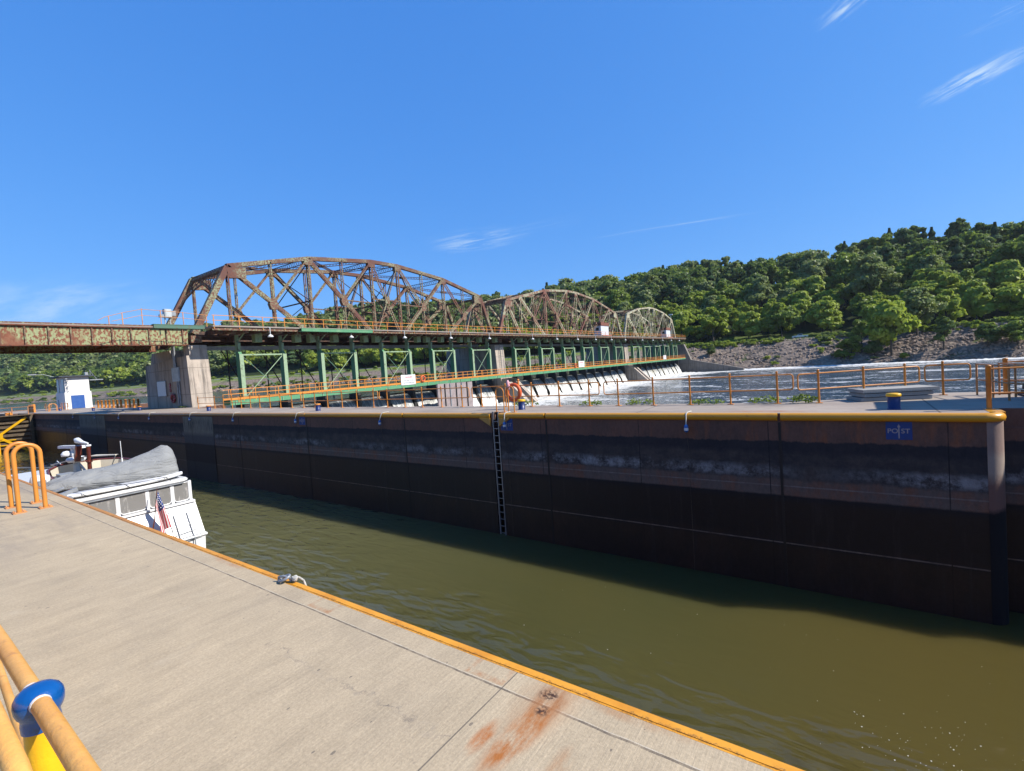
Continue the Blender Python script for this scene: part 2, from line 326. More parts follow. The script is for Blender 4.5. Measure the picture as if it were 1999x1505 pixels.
def lock_wall(name, warm=True):
    s = NT(name); x,y,z = s.xyz()
    jag = s.math('MULTIPLY', s.math('SUBTRACT', s.noise(1., (2.2,2.2,.3), 6, .75), .5), .26)
    zj = s.math('ADD', z, jag)
    top = s.mix(s.ramp(s.noise(.55,(1,1,.6),6,.7),.4,.62), (.175,.088,.062), (.120,.068,.052))
    top = s.mix(s.math('MULTIPLY', s.ramp(s.noise(1.1,(2.5,2.5,.5),5,.7),.52,.68), s.ramp(x,-8,-1,.25,1)), top, (.26,.095,.045))
    mid = s.mix(s.ramp(s.noise(1.2,(1.2,1.2,1.8),6,.7),.4,.65), (.042,.037,.038), (.085,.066,.058))
    c = s.mix(s.ramp(zj,-.88,-.82), mid, top)
    # grime directly under tide line
    c = s.mix(s.math('MULTIPLY', s.ramp(zj,-1.25,-1.1,0,1), s.math('MULTIPLY', s.ramp(zj,-.87,-.83,1,0), .7)), c, (.022,.020,.026))
    # lime bloom
    lime = s.math('MULTIPLY', s.ramp(s.noise(1., (1.5,1.5,1.6), 10, .80),.44,.58), s.math('MULTIPLY', s.ramp(zj,-2.02,-1.86), s.ramp(zj,-1.52,-1.72)))
    lime = s.math('MULTIPLY', lime, s.ramp(s.noise(.16,(1,1,.3),2),.42,.60,.15,1))
    c = s.mix(s.math('MULTIPLY', lime, .85), c, (.34,.34,.345))
    fl = s.math('MULTIPLY', s.ramp(s.noise(1.,(5,5,.7),8,.8),.62,.74,0,.5), s.math('MULTIPLY', s.ramp(zj,-2.1,-1.9), s.ramp(zj,-1.0,-1.4)))
    c = s.mix(fl, c, (.20,.19,.195))
    low = s.mix(s.ramp(s.noise(1.5,(1,1,.5),5,.7),.45,.65), (.130,.098,.084), (.19,.088,.055))
    c = s.mix(s.ramp(zj,-1.96,-2.04), c, low)
    wet = s.mix(s.ramp(z,-4.1,-3.95), (.019,.015,.014), (.008,.010,.014))
    wet = s.mix(s.math('MULTIPLY', s.ramp(s.noise(.9,(1,1,.6),6,.7),.45,.7,0,.8), s.ramp(z,-3.7,-4.0)), wet, (.040,.024,.019))
    drip = s.noise(1.,(3.5,3.5,.22),7,.75)
    wet = s.mix(s.ramp(drip,.54,.70,0,.6), wet, (.030,.030,.034))
    alg = s.math('MULTIPLY', s.ramp(s.noise(.12,(1,1,1),4),.40,.55), s.ramp(x,-62,-72,0,1))
    wet = s.mix(s.math('MULTIPLY', alg, s.ramp(s.noise(1.4,(1,1,.5),6,.7),.35,.6,.1,.9)), wet, (.13,.075,.02))
    c = s.mix(s.ramp(s.math('MULTIPLY_ADD',jag,.25,z),-2.52,-2.46,1,0), c, wet)
    # pale pour lines along the wall
    for zz,a in ((-2.20,1.),(-3.95,.8)):
        d = s.math('ABSOLUTE', s.math('ADD', s.math('SUBTRACT', z, zz), s.math('MULTIPLY', jag, .03)))
        c = s.mix(s.math('MULTIPLY', s.math('LESS_THAN', d, .019), s.ramp(s.noise(3,detail=3),.3,.6,.3,a)), c, (.20,.165,.15))
    # fine vertical shutter joints
    fx = s.math('ABSOLUTE', s.math('SUBTRACT', s.math('FRACT', s.math('DIVIDE', s.math('ADD', x, 102.05), 4.08)), .5))
    c = s.mix(s.math('MULTIPLY', s.math('LESS_THAN', fx, .0032), s.ramp(s.noise(.6,(1,1,3),4),.3,.55,.3,.85)), c, (.012,.010,.010))
    f = s.ramp(s.noise(9,(1,1,.5),8,.8),.3,.7,.72,1.28)
    c = s.mix(1., c, s.n('ShaderNodeCombineColor', None, i0=f, i1=f, i2=f).outputs[0], 'MULTIPLY')
    return s.done(c, s.ramp(z,-2.7,-2.3,.45,.85), s.bump(s.noise(14,detail=6,rough=.7),.5,.015), 0, .3)
M['wall'] = lock_wall('tide_stained_lock_wall')
def newpatch():
    s = NT('pale_replacement_concrete'); x,y,z = s.xyz()
    c = s.mix(s.ramp(s.noise(2,(2,2,.4),6,.7),.4,.7), (.23,.20,.15), (.15,.14,.12))
    let = s.math('MULTIPLY', s.math('MULTIPLY', s.ramp(s.noise(1.,(5,5,.55),4,.7),.50,.6), s.ramp(s.math('ABSOLUTE', s.math('ADD',z,.95)),.2,.55,1,0)), .75)
    c = s.mix(let, c, (.03,.03,.03))
    c = s.mix(s.ramp(z,-1.5,-1.85,0,1), c, (.085,.08,.08))
    jag = s.math('MULTIPLY', s.math('SUBTRACT', s.noise(2.,detail=5), .5), .12)
    c = s.mix(s.ramp(s.math('ADD',z,jag),-2.5,-2.42,1,0), c, (.035,.026,.022))
    c = s.mix(s.ramp(s.math('ADD',z,jag),-3.95,-3.85,1,0), c, (.05,.046,.042))
    f = s.ramp(s.noise(9,(1,1,.5),8,.8),.3,.7,.8,1.2)
    c = s.mix(1., c, s.n('ShaderNodeCombineColor', None, i0=f, i1=f, i2=f).outputs[0], 'MULTIPLY')
    return s.done(c, .8, s.bump(s.noise(14,detail=6),.4,.01), 0, .3)
M['patch'] = newpatch()

def edge_paint(name, c1, c2, c3):
    s = NT(name); x,y,z = s.xyz()
    c = s.mix(s.ramp(s.noise(2.5,(1,2,2),6,.7),.5,.72), c1, c2)
    # paint turns brown and thin far up the lock
    c = s.mix(s.ramp(s.math('ADD', x, s.math('MULTIPLY', s.noise(.5,detail=4), 14)),-12,-34,0,.85), c, (.30,.17,.085))
    c = s.mix(s.ramp(s.noise(7,(1,1,1),7,.75),.62,.70,0,.8), c, c3)
    c = s.mix(s.ramp(z,-.2,-.26,0,.5), c, (.25,.16,.06))
    return s.done(c, .33, s.bump(s.noise(12,detail=5,rough=.7),.35,.008), 0, .5)
M['nosing'] = edge_paint('yellow_steel_nosing', (.72,.33,.018), (.60,.25,.018), (.30,.13,.03))
def nearline():
    s = NT('cracked_yellow_edge_paint'); x,y,z = s.xyz()
    c = s.mix(s.ramp(s.noise(3,detail=5),.45,.65), (.80,.35,.03), (.68,.27,.02))
    c = s.mix(s.ramp(x,-5,-9,0,.6), c, (.40,.17,.05))
    cw = s.math('MULTIPLY', s.math('SUBTRACT', s.noise(7.,detail=8,rough=.85), .5), .2)
    cr = s.math('ABSOLUTE', s.math('ADD', s.math('SUBTRACT', y, 2.35), cw))
    c = s.mix(s.math('MULTIPLY', s.math('LESS_THAN', cr, .004), .75), c, (.16,.08,.03))
    c = s.mix(s.ramp(s.noise(18,(1,1,1),6,.8),.64,.70,0,.8), c, (.35,.25,.16))
    return s.done(c, .5, s.bump(s.noise(24,detail=5),.4,.006), 0, .35)
M['nearline'] = nearline()

def lockwater():
    s = NT('turbid_green_lock_water'); x,y,z = s.xyz()
    c = s.mix(s.ramp(s.noise(.16,(1,1.4,1),4,.6),.35,.65), (.080,.073,.024), (.070,.068,.023))
    c = s.mix(s.ramp(x,-5,1,0,1), c, (.092,.072,.020))
    # long low swell plus patches of cat's paws along the near wall and upstream
    amp = s.math('MAXIMUM', s.ramp(s.math('ADD', y, s.math('MULTIPLY', s.noise(.35,(1,1,1),3), 5.)), 14.2, 11.2, 0, 1, True), s.ramp(x,-11,-22,0,.5,True))
    amp = s.math('MULTIPLY', amp, s.ramp(s.noise(.30,(1,1.6,1),3,.6),.36,.6,.45,1))
    c = s.mix(s.ramp(x,-8,-22,0,1), c, (.115,.112,.048))
    w1 = s.noise(1.,(.95,2.5,1),1.5,.4,dist=.6); w2 = s.noise(1.,(4.0,8.5,1),2,.5)
    h = s.math('ADD', w1, s.math('MULTIPLY', w2, .09))
    b = s.bump(h, s.math('MULTIPLY_ADD', amp, .85, .05), .30)
    m = s.done(c, .03, b, 0, .5, IOR=1.45); s.bsdf.subsurface_method = 'BURLEY'; s.set(s.bsdf.inputs['Subsurface Weight'], 1.); s.set(s.bsdf.inputs['Subsurface Radius'], (1.,.9,.6)); s.set(s.bsdf.inputs['Subsurface Scale'], 1.0); return m
M['lockwater'] = lockwater()
def river():
    s = NT('foaming_tailwater'); x,y,z = s.xyz()
    c = s.mix(s.ramp(s.noise(1.,(.9,.35,1),5,.7),.35,.65), (.012,.020,.028), (.05,.075,.10))
    lines = s.noise(1.,(.030,.085,1),8,.72,dist=.8)
    fine = s.noise(1.,(.22,.20,1),8,.78,dist=.8)
    lace = s.noise(1.,(1.1,.55,1),6,.8,dist=.5)
    near = s.ramp(s.math('ADD', x, s.math('MULTIPLY', s.noise(.08,detail=3), 14)), -48, -30, .17, 0)
    far = s.ramp(s.math('ADD', y, s.math('MULTIPLY', lines, 30)), 175, 212, 0, .085)
    fs = s.math('ADD', s.math('MULTIPLY', lines, .5), s.math('ADD', s.math('MULTIPLY', fine, .3), s.math('MULTIPLY', lace, .2)))
    foam = s.ramp(s.math('ADD', s.math('ADD', fs, near), far), .53, .575)
    foam = s.math('MULTIPLY', foam, s.ramp(lace,.36,.50,.15,1))
    glit = s.noise(1.,(2.2,.9,1),7,.8,dist=.3)
    foam = s.math('MAXIMUM', foam, s.ramp(s.math('ADD', glit, s.math('MULTIPLY', s.math('SUBTRACT', lines, .5), .35)),.585,.62,0,.75))  # water glints painted in as pale flecks, merged with the foam
    c = s.mix(foam, c, (.74,.73,.68))
    h = s.noise(1.,(.9,.5,1),6,.75)
    return s.done(c, s.mix(foam,(.09,.09,.09),(.8,.8,.8)), s.bump(h,.8,.35), 0, .5, IOR=1.33)
M['river'] = river()
def pool():
    s = NT('upper_pool_water')
    return s.done((.03,.05,.05), .10, s.bump(s.noise(1.,(.7,1.6,1),4,.6),.5,.15), 0, .5, IOR=1.33)
M['pool'] = pool()
def falls():
    s = NT('falling_water'); x,y,z = s.xyz()
    st = s.noise(1.,(.25,2.6,.35),7,.8,dist=.3); st2 = s.noise(1.,(.8,6,1.0),6,.8)
    m = s.math('ADD', s.math('MULTIPLY', st, .6), s.math('MULTIPLY', st2, .4))
    m = s.math('ADD', m, s.ramp(z,-1.2,-5.,-.05,.13))
    c = s.mix(s.ramp(m,.47,.60), (.13,.14,.13), (.80,.79,.75))
    c = s.mix(s.math('MULTIPLY', s.ramp(s.noise(1.,(.1,.25,.1),2),.5,.62), s.ramp(y,140,150,0,.5)), c, (.42,.35,.18))
    return s.done(c, .45, s.bump(m,.6,.1), 0, .4)
M['falls'] = falls()

def leaf(name, a, b, dark, trans=.45, sc=.09):
    s = NT(name)
    oi = s.n('ShaderNodeObjectInfo')
    v = s.n('ShaderNodeTexVoronoi', None, Vector=s.vec((1,1,.35)), Scale=sc)
    vr = s.n('ShaderNodeSeparateColor', None, i0=v.outputs['Color']).outputs[0]
    rnd = s.math('FRACT', s.math('ADD', vr, oi.outputs['Random']))
    c = s.mix(s.ramp(rnd,.1,.9), a, b)
    ri = s.geo.outputs['Random Per Island']
    c = s.mix(s.ramp(ri,0,1,0,.55), c, dark)
    c = s.mix(s.ramp(s.noise(.45,detail=3),.4,.7,0,.45), c, tuple(min(.4,q*1.35) for q in b))
    c = s.mix(1., c, (ALB*1.80,ALB*1.74,ALB*1.5), 'MULTIPLY')
    d = s.n('ShaderNodeBsdfDiffuse', None, Color=c); t = s.n('ShaderNodeBsdfTranslucent', None, Color=s.mix(.35,c,(.26,.34,.04)))
    g = s.n('ShaderNodeBsdfGlossy', None, Color=(.5,.5,.5), Roughness=.45)
    m1 = s.n('ShaderNodeMixShader', None, i0=trans, i1=d.outputs[0], i2=t.outputs[0])
    m2 = s.n('ShaderNodeMixShader', None, i0=.035, i1=m1.outputs[0], i2=g.outputs[0])
    s.t.links.new(m2.outputs[0], s.out.inputs[0]); return s.m
M['leaf_dark'] = leaf('dark_leaves', (.055,.098,.030), (.085,.135,.040), (.028,.054,.018))
M['leaf_mid'] = leaf('mid_leaves', (.11,.165,.030), (.16,.215,.040), (.050,.085,.017))
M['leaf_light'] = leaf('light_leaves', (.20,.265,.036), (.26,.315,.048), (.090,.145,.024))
M['leaf_grey'] = leaf('grey_green_leaves', (.14,.18,.072), (.17,.21,.085), (.065,.095,.038))
M['needle'] = leaf('needles', (.036,.070,.032), (.052,.088,.040), (.018,.036,.018), .1)

def terrain_mat():
    s = NT('far_bank_ground'); x,y,z = s.xyz()
    at = s.n('ShaderNodeAttribute', {'attribute_name':'inland'}).outputs['Fac']
    g = s.mix(s.ramp(s.noise(.12,detail=5,rough=.7),.4,.6), (.17,.25,.045), (.23,.28,.08))
    g = s.mix(s.ramp(s.noise(.6,detail=5,rough=.7),.5,.7), g, (.06,.095,.02))
    rock = s.mix(s.ramp(s.noise(.9,detail=6,rough=.75),.4,.65), (.38,.30,.23), (.25,.19,.15))
    v = s.n('ShaderNodeTexVoronoi', None, Vector=s.pos, Scale=.8)
    rock = s.mix(s.ramp(v.outputs['Distance'],.25,.6,0,.45), rock, (.10,.085,.075))
    am = s.math('ADD', at, s.math('MULTIPLY', s.math('SUBTRACT', s.noise(.15,detail=4), .5), 9))
    c = s.mix(s.ramp(am,20,24), rock, g)
    # weeds creeping over the rock
    c = s.mix(s.math('MULTIPLY', s.ramp(s.noise(.13,detail=5,rough=.6),.58,.66), s.ramp(at,0,6)), c, (.09,.12,.035))
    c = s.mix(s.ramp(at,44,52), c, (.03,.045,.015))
    return s.done(c, .95, s.bump(s.noise(1.2,detail=5,rough=.8),.8,.5), 0, .1)
M['terrain'] = terrain_mat()
M['rock'] = pm('riprap_stone', (.38,.29,.22), (.24,.18,.14), .6, (.4,.65), rough=.9, bump=.5, bs=4, fine=.25)
M['road'] = pm('gravel_road', (.22,.20,.185), (.17,.16,.15), .5, rough=.95)
# ---------------------------------------------------------------- camera, sky, sun
cam = bpy.data.cameras.new('camera'); co = bpy.data.objects.new('camera', cam); col.objects.link(co); C.camera = co
cam.sensor_width = 36; cam.lens = 930/1999*36; cam.clip_end = 6000; cam.clip_start = .05
co.matrix_world = Matrix(((0.81486,0.03332,0.57871,0),(0.57569,0.07024,-0.81465,0),(-0.06779,0.99697,0.03806,1.92),(0,0,0,1)))
EL, AZ = 40., 71.            # degrees; azimuth clockwise from +Y
C.world = bpy.data.worlds.new('World'); C.world.use_nodes = True
w = C.world.node_tree; w.nodes.clear()
def wn(ty, props=None, **inp):
    nd = w.nodes.new(ty)
    for k,v in (props or {}).items(): setattr(nd,k,v)
    for k,v in inp.items():
        sk = nd.inputs[int(k[1:])] if k[1:].isdigit() else nd.inputs[k.replace('_',' ')]
        if isinstance(v, bpy.types.NodeSocket): w.links.new(v, sk)
        else:
            if hasattr(sk.default_value,'__len__') and len(sk.default_value)==4 and len(v)==3: v = tuple(v)+(1,)
            sk.default_value = v
    return nd
sky = wn('ShaderNodeTexSky', {'sky_type':'NISHITA','sun_disc':False,'sun_elevation':R(EL),'sun_rotation':R(AZ),'altitude':100,'air_density':1.0,'dust_density':.35,'ozone_density':2.2})
geo = wn('ShaderNodeTexCoord'); dirv = geo.outputs['Generated']
sc_ = wn('ShaderNodeSeparateColor', None, i0=sky.outputs[0])
def wpow(o,p,k): return wn('ShaderNodeMath', {'operation':'MULTIPLY'}, i0=wn('ShaderNodeMath', {'operation':'POWER'}, i0=o, i1=p).outputs[0], i1=k).outputs[0]
hs = wn('ShaderNodeCombineColor', None, i0=wpow(sc_.outputs[0],.75,.582), i1=wpow(sc_.outputs[1],.4875,1.68), i2=wpow(sc_.outputs[2],.308,4.36))
sx = wn('ShaderNodeSeparateXYZ', None, i0=dirv)
def wm(op,a,b=0.,c=0.): return wn('ShaderNodeMath', {'operation':op}, i0=a, i1=b, i2=c).outputs[0]
zc = wm('MAXIMUM', sx.outputs[2], .02)
pl = wn('ShaderNodeCombineXYZ', None, i0=wm('DIVIDE', sx.outputs[0], zc), i1=wm('DIVIDE', sx.outputs[1], zc), i2=0.).outputs[0]
def wisp(cx, cy, a, b, ang, st, thr, amp, seed):
    """thin cirrus: an elongated patch on the cloud plane, streaked along its length"""
    uv = wn('ShaderNodeMapping', {'vector_type':'TEXTURE'}, Vector=pl, Location=(cx,cy,0), Rotation=(0,0,R(ang)), Scale=(a,b,1)).outputs[0]
    warp = wn('ShaderNodeTexNoise', None, Vector=uv, Scale=1.3, Detail=4.).outputs['Color']
    wv_ = wn('ShaderNodeVectorMath', {'operation':'MULTIPLY_ADD'}, i0=warp, i1=(.9,.9,0), i2=uv).outputs[0]
    wv_ = wn('ShaderNodeVectorMath', {'operation':'SUBTRACT'}, i0=wv_, i1=(.45,.45,0)).outputs[0]
    ln = wn('ShaderNodeVectorMath', {'operation':'LENGTH'}, i0=wv_).outputs['Value']
    mask = wn('ShaderNodeMapRange', {'interpolation_type':'SMOOTHSTEP'}, i0=ln, i1=1., i2=.1, i3=0., i4=1.).outputs[0]
    sv = wn('ShaderNodeVectorMath', {'operation':'MULTIPLY_ADD'}, i0=uv, i1=(st[0],st[1],0), i2=(seed,seed,seed)).outputs[0]
    nz = wn('ShaderNodeTexNoise', None, Vector=sv, Scale=1., Detail=9., Roughness=.66, Distortion=.5).outputs['Fac']
    f = wn('ShaderNodeMapRange', {'interpolation_type':'SMOOTHSTEP'}, i0=nz, i1=thr[0], i2=thr[1], i3=0., i4=1.).outputs[0]
    return wm('MULTIPLY', wm('MULTIPLY', f, mask), amp)
WISPS = [(.44,2.62,.24,.11,-46,(1.3,3.2),(.38,.66),.85,3.1),
         (.56,2.50,.25,.10,-46,(1.2,3),(.45,.75),.30,8.1),
         (.04,1.79,.13,.06,-40,(1.1,3.4),(.40,.68),.70,7.7),
         (.46,2.18,.16,.07,-22,(1.3,4),(.46,.75),.35,2.2),
         (-2.30,2.93,.50,.34,8,(1.2,2.8),(.38,.70),.65,1.3),
         (-1.75,3.0,.5,.16,10,(1.2,3.2),(.45,.78),.22,4.3),
         (-1.05,3.78,.75,.05,15,(1.4,1.3),(.36,.68),.40,5.9),
         (-7.1,1.25,2.6,1.3,1,(1.,1.9),(.34,.72),.50,4.4)]
cl = None
for wv in WISPS:
    o = wisp(*wv); cl = o if cl is None else wm('MAXIMUM', cl, o)
haze_n = wn('ShaderNodeMix', {'data_type':'RGBA'}, i0=cl, i6=hs.outputs[0], i7=(5.4,6.6,7.6))
bg = wn('ShaderNodeBackground', None, Color=haze_n.outputs[2], Strength=.0811)
wo = wn('ShaderNodeOutputWorld'); w.links.new(bg.outputs[0], wo.inputs[0])
sl = bpy.data.lights.new('sun','SUN'); sl.energy = 5.0; sl.angle = R(.53); sl.color = (1,.945,.86)
so = bpy.data.objects.new('sun', sl); col.objects.link(so)
sd = Vector((math.sin(R(AZ))*math.cos(R(EL)), math.cos(R(AZ))*math.cos(R(EL)), math.sin(R(EL))))
so.rotation_euler = sd.to_track_quat('Z','Y').to_euler(); so.location = (30,-20,60)
vs_ = C.view_settings; vs_.view_transform = 'Standard'; vs_.look = 'None'; vs_.gamma = 1; vs_.exposure = .70
C.cycles.max_bounces = 5; C.cycles.diffuse_bounces = 2; C.cycles.glossy_bounces = 3; C.cycles.transparent_max_bounces = 6; C.cycles.caustics_reflective = False; C.cycles.caustics_refractive = False

def plane(name, x0, y0, x1, y1, z, m, kind='structure', nx=1, ny=1):
    b = MB()
    b.add([(x0,y0,z),(x1,y0,z),(x1,y1,z),(x0,y1,z)], [(0,1,2,3)])
    return b.build(name, m, kind=kind, origin=(0,0,0), clean=False)
# ---------------------------------------------------------------- waters
plane('lock_water', -97, 2.0, 3.9, 17.2, -5.31, M['lockwater'])
plane('lock_water', 3.9, 2.0, 60, 17.2, -5.31, M['lockwater'])
plane('river_water', -56.2, 18.2, 420, 320, -5.0, M['river'])
plane('upper_pool_water', -2600, -260, -102.4, 460, -.8, M['pool'])
plane('upper_pool_water', -102.4, 20.0, -56.7, 460, -.8, M['pool'])

# ---------------------------------------------------------------- quays
b = MB(); b.box(-104,-60,-9,70,2.34,0); near = b.build('near_quay', M['near_deck'], kind='structure', origin=(0,0,0))
b = MB(); b.prism([(2.3405,-9.0),(2.38,-9.0),(2.405,-.35),(2.415,-.03),(2.405,.004),(2.355,.004),(2.355,.0005),(2.3405,.0005)], 0, -104, 70)
b.build('quay_edge_strip', M['nearline'], kind='structure', origin=(0,0,0))
# island between lock and river, with the ladder recess and the gate recess downstream
deck_poly = [(-97.2,16.22),(-97.2,15.6),(-104,15.6),(-104,14.8),(-128,14.8),(-128,31),(-99,31),(-99,25.6),(-97.5,23.5),(-73,22.1),(-70,24.6),(-56.4,24.6),(-52.6,20.3),
             (-30,19.75),(-14,19.35),(-2.0,19.45),(-.9,20.1),(.6,21.1),(2.7,22.4),(8,22.6),(40,22.6),(40,17.35),(3.05,17.35),(2.98,17.1),(2.85,16.6),(2.72,16.22),(-12.31,16.22),(-12.31,16.62),(-12.75,16.62),(-12.75,16.22)]
import bmesh
def extrude_poly(name, poly, z0, z1, mats, mi_top=0, mi_side=1, **kw):
    bm = bmesh.new(); vt = [bm.verts.new((x,y,z1)) for x,y in poly]; vb = [bm.verts.new((x,y,z0)) for x,y in poly]
    f = bm.faces.new(vt); f.material_index = mi_top
    n = len(poly)
    for i in range(n):
        g = bm.faces.new((vb[i],vb[(i+1)%n],vt[(i+1)%n],vt[i])); g.material_index = mi_side
    bmesh.ops.triangulate(bm, faces=[f]); bmesh.ops.recalc_face_normals(bm, faces=bm.faces)
    me = bpy.data.meshes.new(name); bm.to_mesh(me); bm.free()
    for m in mats: me.materials.append(m)
    o = bpy.data.objects.new(name, me); col.objects.link(o); return tag(o, **kw)
extrude_poly('island_quay', deck_poly, -9, 0, [M['far_deck'], M['wall']], kind='structure')

# far lock wall furniture : nosing pipe segments, joints, patches
lw = thing('lock_wall_facing', 'tide-stained dark concrete wall along the far side of the lock', 'lock wall', (-12,16.2,-5.3))
def nosing(x0, x1, cap0=True, cap1=True):
    b = MB(); pr = [(16.30,.006),(16.20,.003),(16.155,-.022),(16.125,-.065),(16.115,-.12),(16.135,-.175),(16.175,-.212),(16.215,-.225)]
    n = len(pr); nx = 2
    vs = [(x0,y,z) for y,z in pr]+[(x1,y,z) for y,z in pr]
    b.add(vs, [(i,i+1,i+1+n,i+n) for i in range(n-1)], 0, True)
    b.add(vs[:n], [tuple(range(n))]); b.add(vs[n:], [tuple(range(n))[::-1]])
    return b
segs = [(-97,-78.6),(-78.5,-62.0),(-61.95,-44.6),(-44.55,-27.02),(-26.95,-18.32),(-18.24,-13.0),(-11.80,-10.02),(-9.94,-1.82),(-1.74,2.70)]
for a,c_ in segs:
    nosing(a,c_).build('nosing', M['nosing'], lw)
# corner return of the nosing and rounded vertical corner
b = MB(); n = 8; pr = [(.08,.006),(-.02,.003),(-.065,-.022),(-.095,-.065),(-.105,-.12),(-.085,-.175),(-.045,-.212),(-.005,-.225)]
vs = []
for k in range(8):
    a = -math.pi/2 + (math.pi/2)*k/7
    cx_, cy_ = 2.70, 16.52
    for o_,z_ in pr:
        r_ = .30 - o_; vs.append((cx_+r_*math.cos(a), cy_+r_*math.sin(a), z_))
b.add(vs, [(k*n+i,k*n+i+1,(k+1)*n+i+1,(k+1)*n+i) for k in range(7) for i in range(n-1)], 0, True)
b.box(2.8,16.52,-.22,3.10,17.2,.006)
b.build('nosing', M['nosing'], lw)
b = MB(); vs = []
for k in range(8):
    a = -math.pi/2 + (math.pi/2)*k/7
    for z_ in (-5.6,-.2): vs.append((2.70+.36*math.cos(a), 16.57+.36*math.sin(a), z_))
b.add(vs, [(2*k,2*k+1,2*k+3,2*k+2) for k in range(7)], 0, True); b.box(2.9,16.57,-5.6,3.06,17.2,-.2)
def cornermat():
    s = NT('banded_corner_concrete'); x,y,z = s.xyz()
    zz = s.math('ADD', z, s.math('MULTIPLY', s.math('SUBTRACT', s.noise(3,(1,1,.5),5,.7), .5), .3))
    c = s.mix(s.ramp(s.noise(2,(2,2,.5),6,.7),.35,.65), (.32,.22,.18), (.24,.17,.14))
    c = s.mix(s.ramp(zz,-.9,-1.1), c, (.34,.27,.22)); c = s.mix(s.ramp(zz,-1.5,-1.8), c, (.18,.10,.08))
    c = s.mix(s.ramp(zz,-2.35,-2.5), c, (.010,.010,.012))  # corner tone in height bands, near black at the bottom
    return s.done(c, .95, s.bump(s.noise(14,detail=6),.4,.01), 0, .3)
b.build('corner_guard', cornermat(), lw)
# flared ends of the nosing at the ladder
for (xa,xb) in ((-13.35,-12.77),(-11.75,-12.29)):
    b = MB(); b.add([(xa,16.15,-.10),(xb,16.15,-.10),(xb,16.15,-.55),(xa,16.15,-.24)]+[(xa,16.22,-.08),(xb,16.22,-.08),(xb,16.22,-.60),(xa,16.22,-.26)], [(0,1,2,3),(4,5,6,7),(0,1,5,4),(1,2,6,5),(2,3,7,6),(3,0,4,7)])
    b.build('nosing', M['nosing'], lw)
nosing(-12.999,-12.77).build('nosing', M['nosing'], lw); nosing(-12.29,-11.801).build('nosing', M['nosing'], lw)
# wide monolith joints
for xj in (-1.78,-9.98,-18.28,-26.98,-35.5,-80.9):
    b = MB(); b.box(xj-.035,16.205,-5.6,xj+.035,16.2195,-.27); b.build('wall_joint', M['black'], lw)
b = MB(); b.box(-12.745,16.60,-5.6,-12.315,16.6195,-.05); b.build('recess_back', M['black'], lw)  # flat black sheet covering the back of the ladder recess
b = MB(); b.box(3.2,17.30,-5.6,40,17.345,-.5); b.build('gate_recess_face', M['wall'], lw)
for xa,xb in ((-45.0,-39.6),(-74.6,-65.2)):
    b = MB(); b.box(xa,16.190,-5.6,xb,16.2195,-.28); b.build('replacement_panel', M['patch'], lw)

# ladder in recess
def ladder(x, y, w_, z0, z1, step=.30):
    b = MB()
    for s_ in (-1,1): b.box(x+s_*w_/2-.035,y-.03,z0,x+s_*w_/2+.035,y+.03,z1)
    z = z0+.1
    while z < z1-.05: b.tube([(x-w_/2,y,z),(x+w_/2,y,z)],.017,6); z += step
    return b
t = thing('wall_ladder', 'grey metal ladder down the far lock wall in its recess', 'ladder', (-12.53,16.3,-5.4))
x_,y_,w_ = -12.53,16.26,.29
for s_ in (-1,1):
    b = MB(); b.box(x_+s_*w_/2-.025,y_-.03,-5.5,x_+s_*w_/2+.025,y_+.03,.06); b.build('stile', M['aluminium'], t)
z = -5.25
while z < -.1:
    b = MB(); b.box(x_-w_/2+.026,y_-.016,z-.014,x_+w_/2-.026,y_+.016,z+.014); b.build('rung', M['aluminium'], t); z += .305

# grab hoops
def hoop(x, y0, y1, h, axis, label, r=.03, m='orange', group=None):
    t = thing('grab_hoop', label, 'grab hoop', (x,y0,0) if axis=='y' else (x,y0,0), group)
    rad = abs(y1-y0)/2 if axis=='y' else abs(y1-x)/2
    pts = []
    if axis=='y':
        cy_ = (y0+y1)/2; pts = [(x,y0,.0),(x,y0,(h-rad)*.5),(x,y0,h-rad)]+[(x,cy_-rad*math.cos(a),h-rad+rad*math.sin(a)) for a in [math.pi*k/12 for k in range(1,12)]]+[(x,y1,h-rad),(x,y1,(h-rad)*.5),(x,y1,0)]
        feet = [(x,y0),(x,y1)]
    else:
        cx_ = (x+y1)/2; pts = [(x,y0,0),(x,y0,(h-rad)*.5),(x,y0,h-rad)]+[(cx_-rad*math.cos(a),y0,h-rad+rad*math.sin(a)) for a in [math.pi*k/12 for k in range(1,12)]]+[(y1,y0,h-rad),(y1,y0,(h-rad)*.5),(y1,y0,0)]
        feet = [(x,y0),(y1,y0)]
    b = MB(); b.tube(pts, r, 12); b.build('hoop', M[m], t)
    for fx_,fy_ in feet:
        b = MB(); b.box(fx_-.085,fy_-.085,0.001,fx_+.085,fy_+.085,.018)
        for i in (-1,1):
            for j in (-1,1): b.lathe((fx_+i*.058,fy_+j*.058,.018),[(0,.022),(.012,.022),(.014,0)],6)
        b.build('foot_plate', M['orange2'], t)
    return t
hoop(-12.46,1.66,1.99,1.15,'y','orange grab hoop on the near quay, farther of the two over the boat', .034)
hoop(-11.70,1.64,1.97,1.15,'y','orange grab hoop on the near quay, nearer of the two beside the boat', .034)
hoop(-12.72,16.62,-12.30,1.08,'x','yellow-orange ladder hoop left of the orange life ring', .026)
hoop(-12.02,16.56,-11.72,1.10,'x','yellow-orange ladder hoop standing right in front of the life ring bollard', .026)

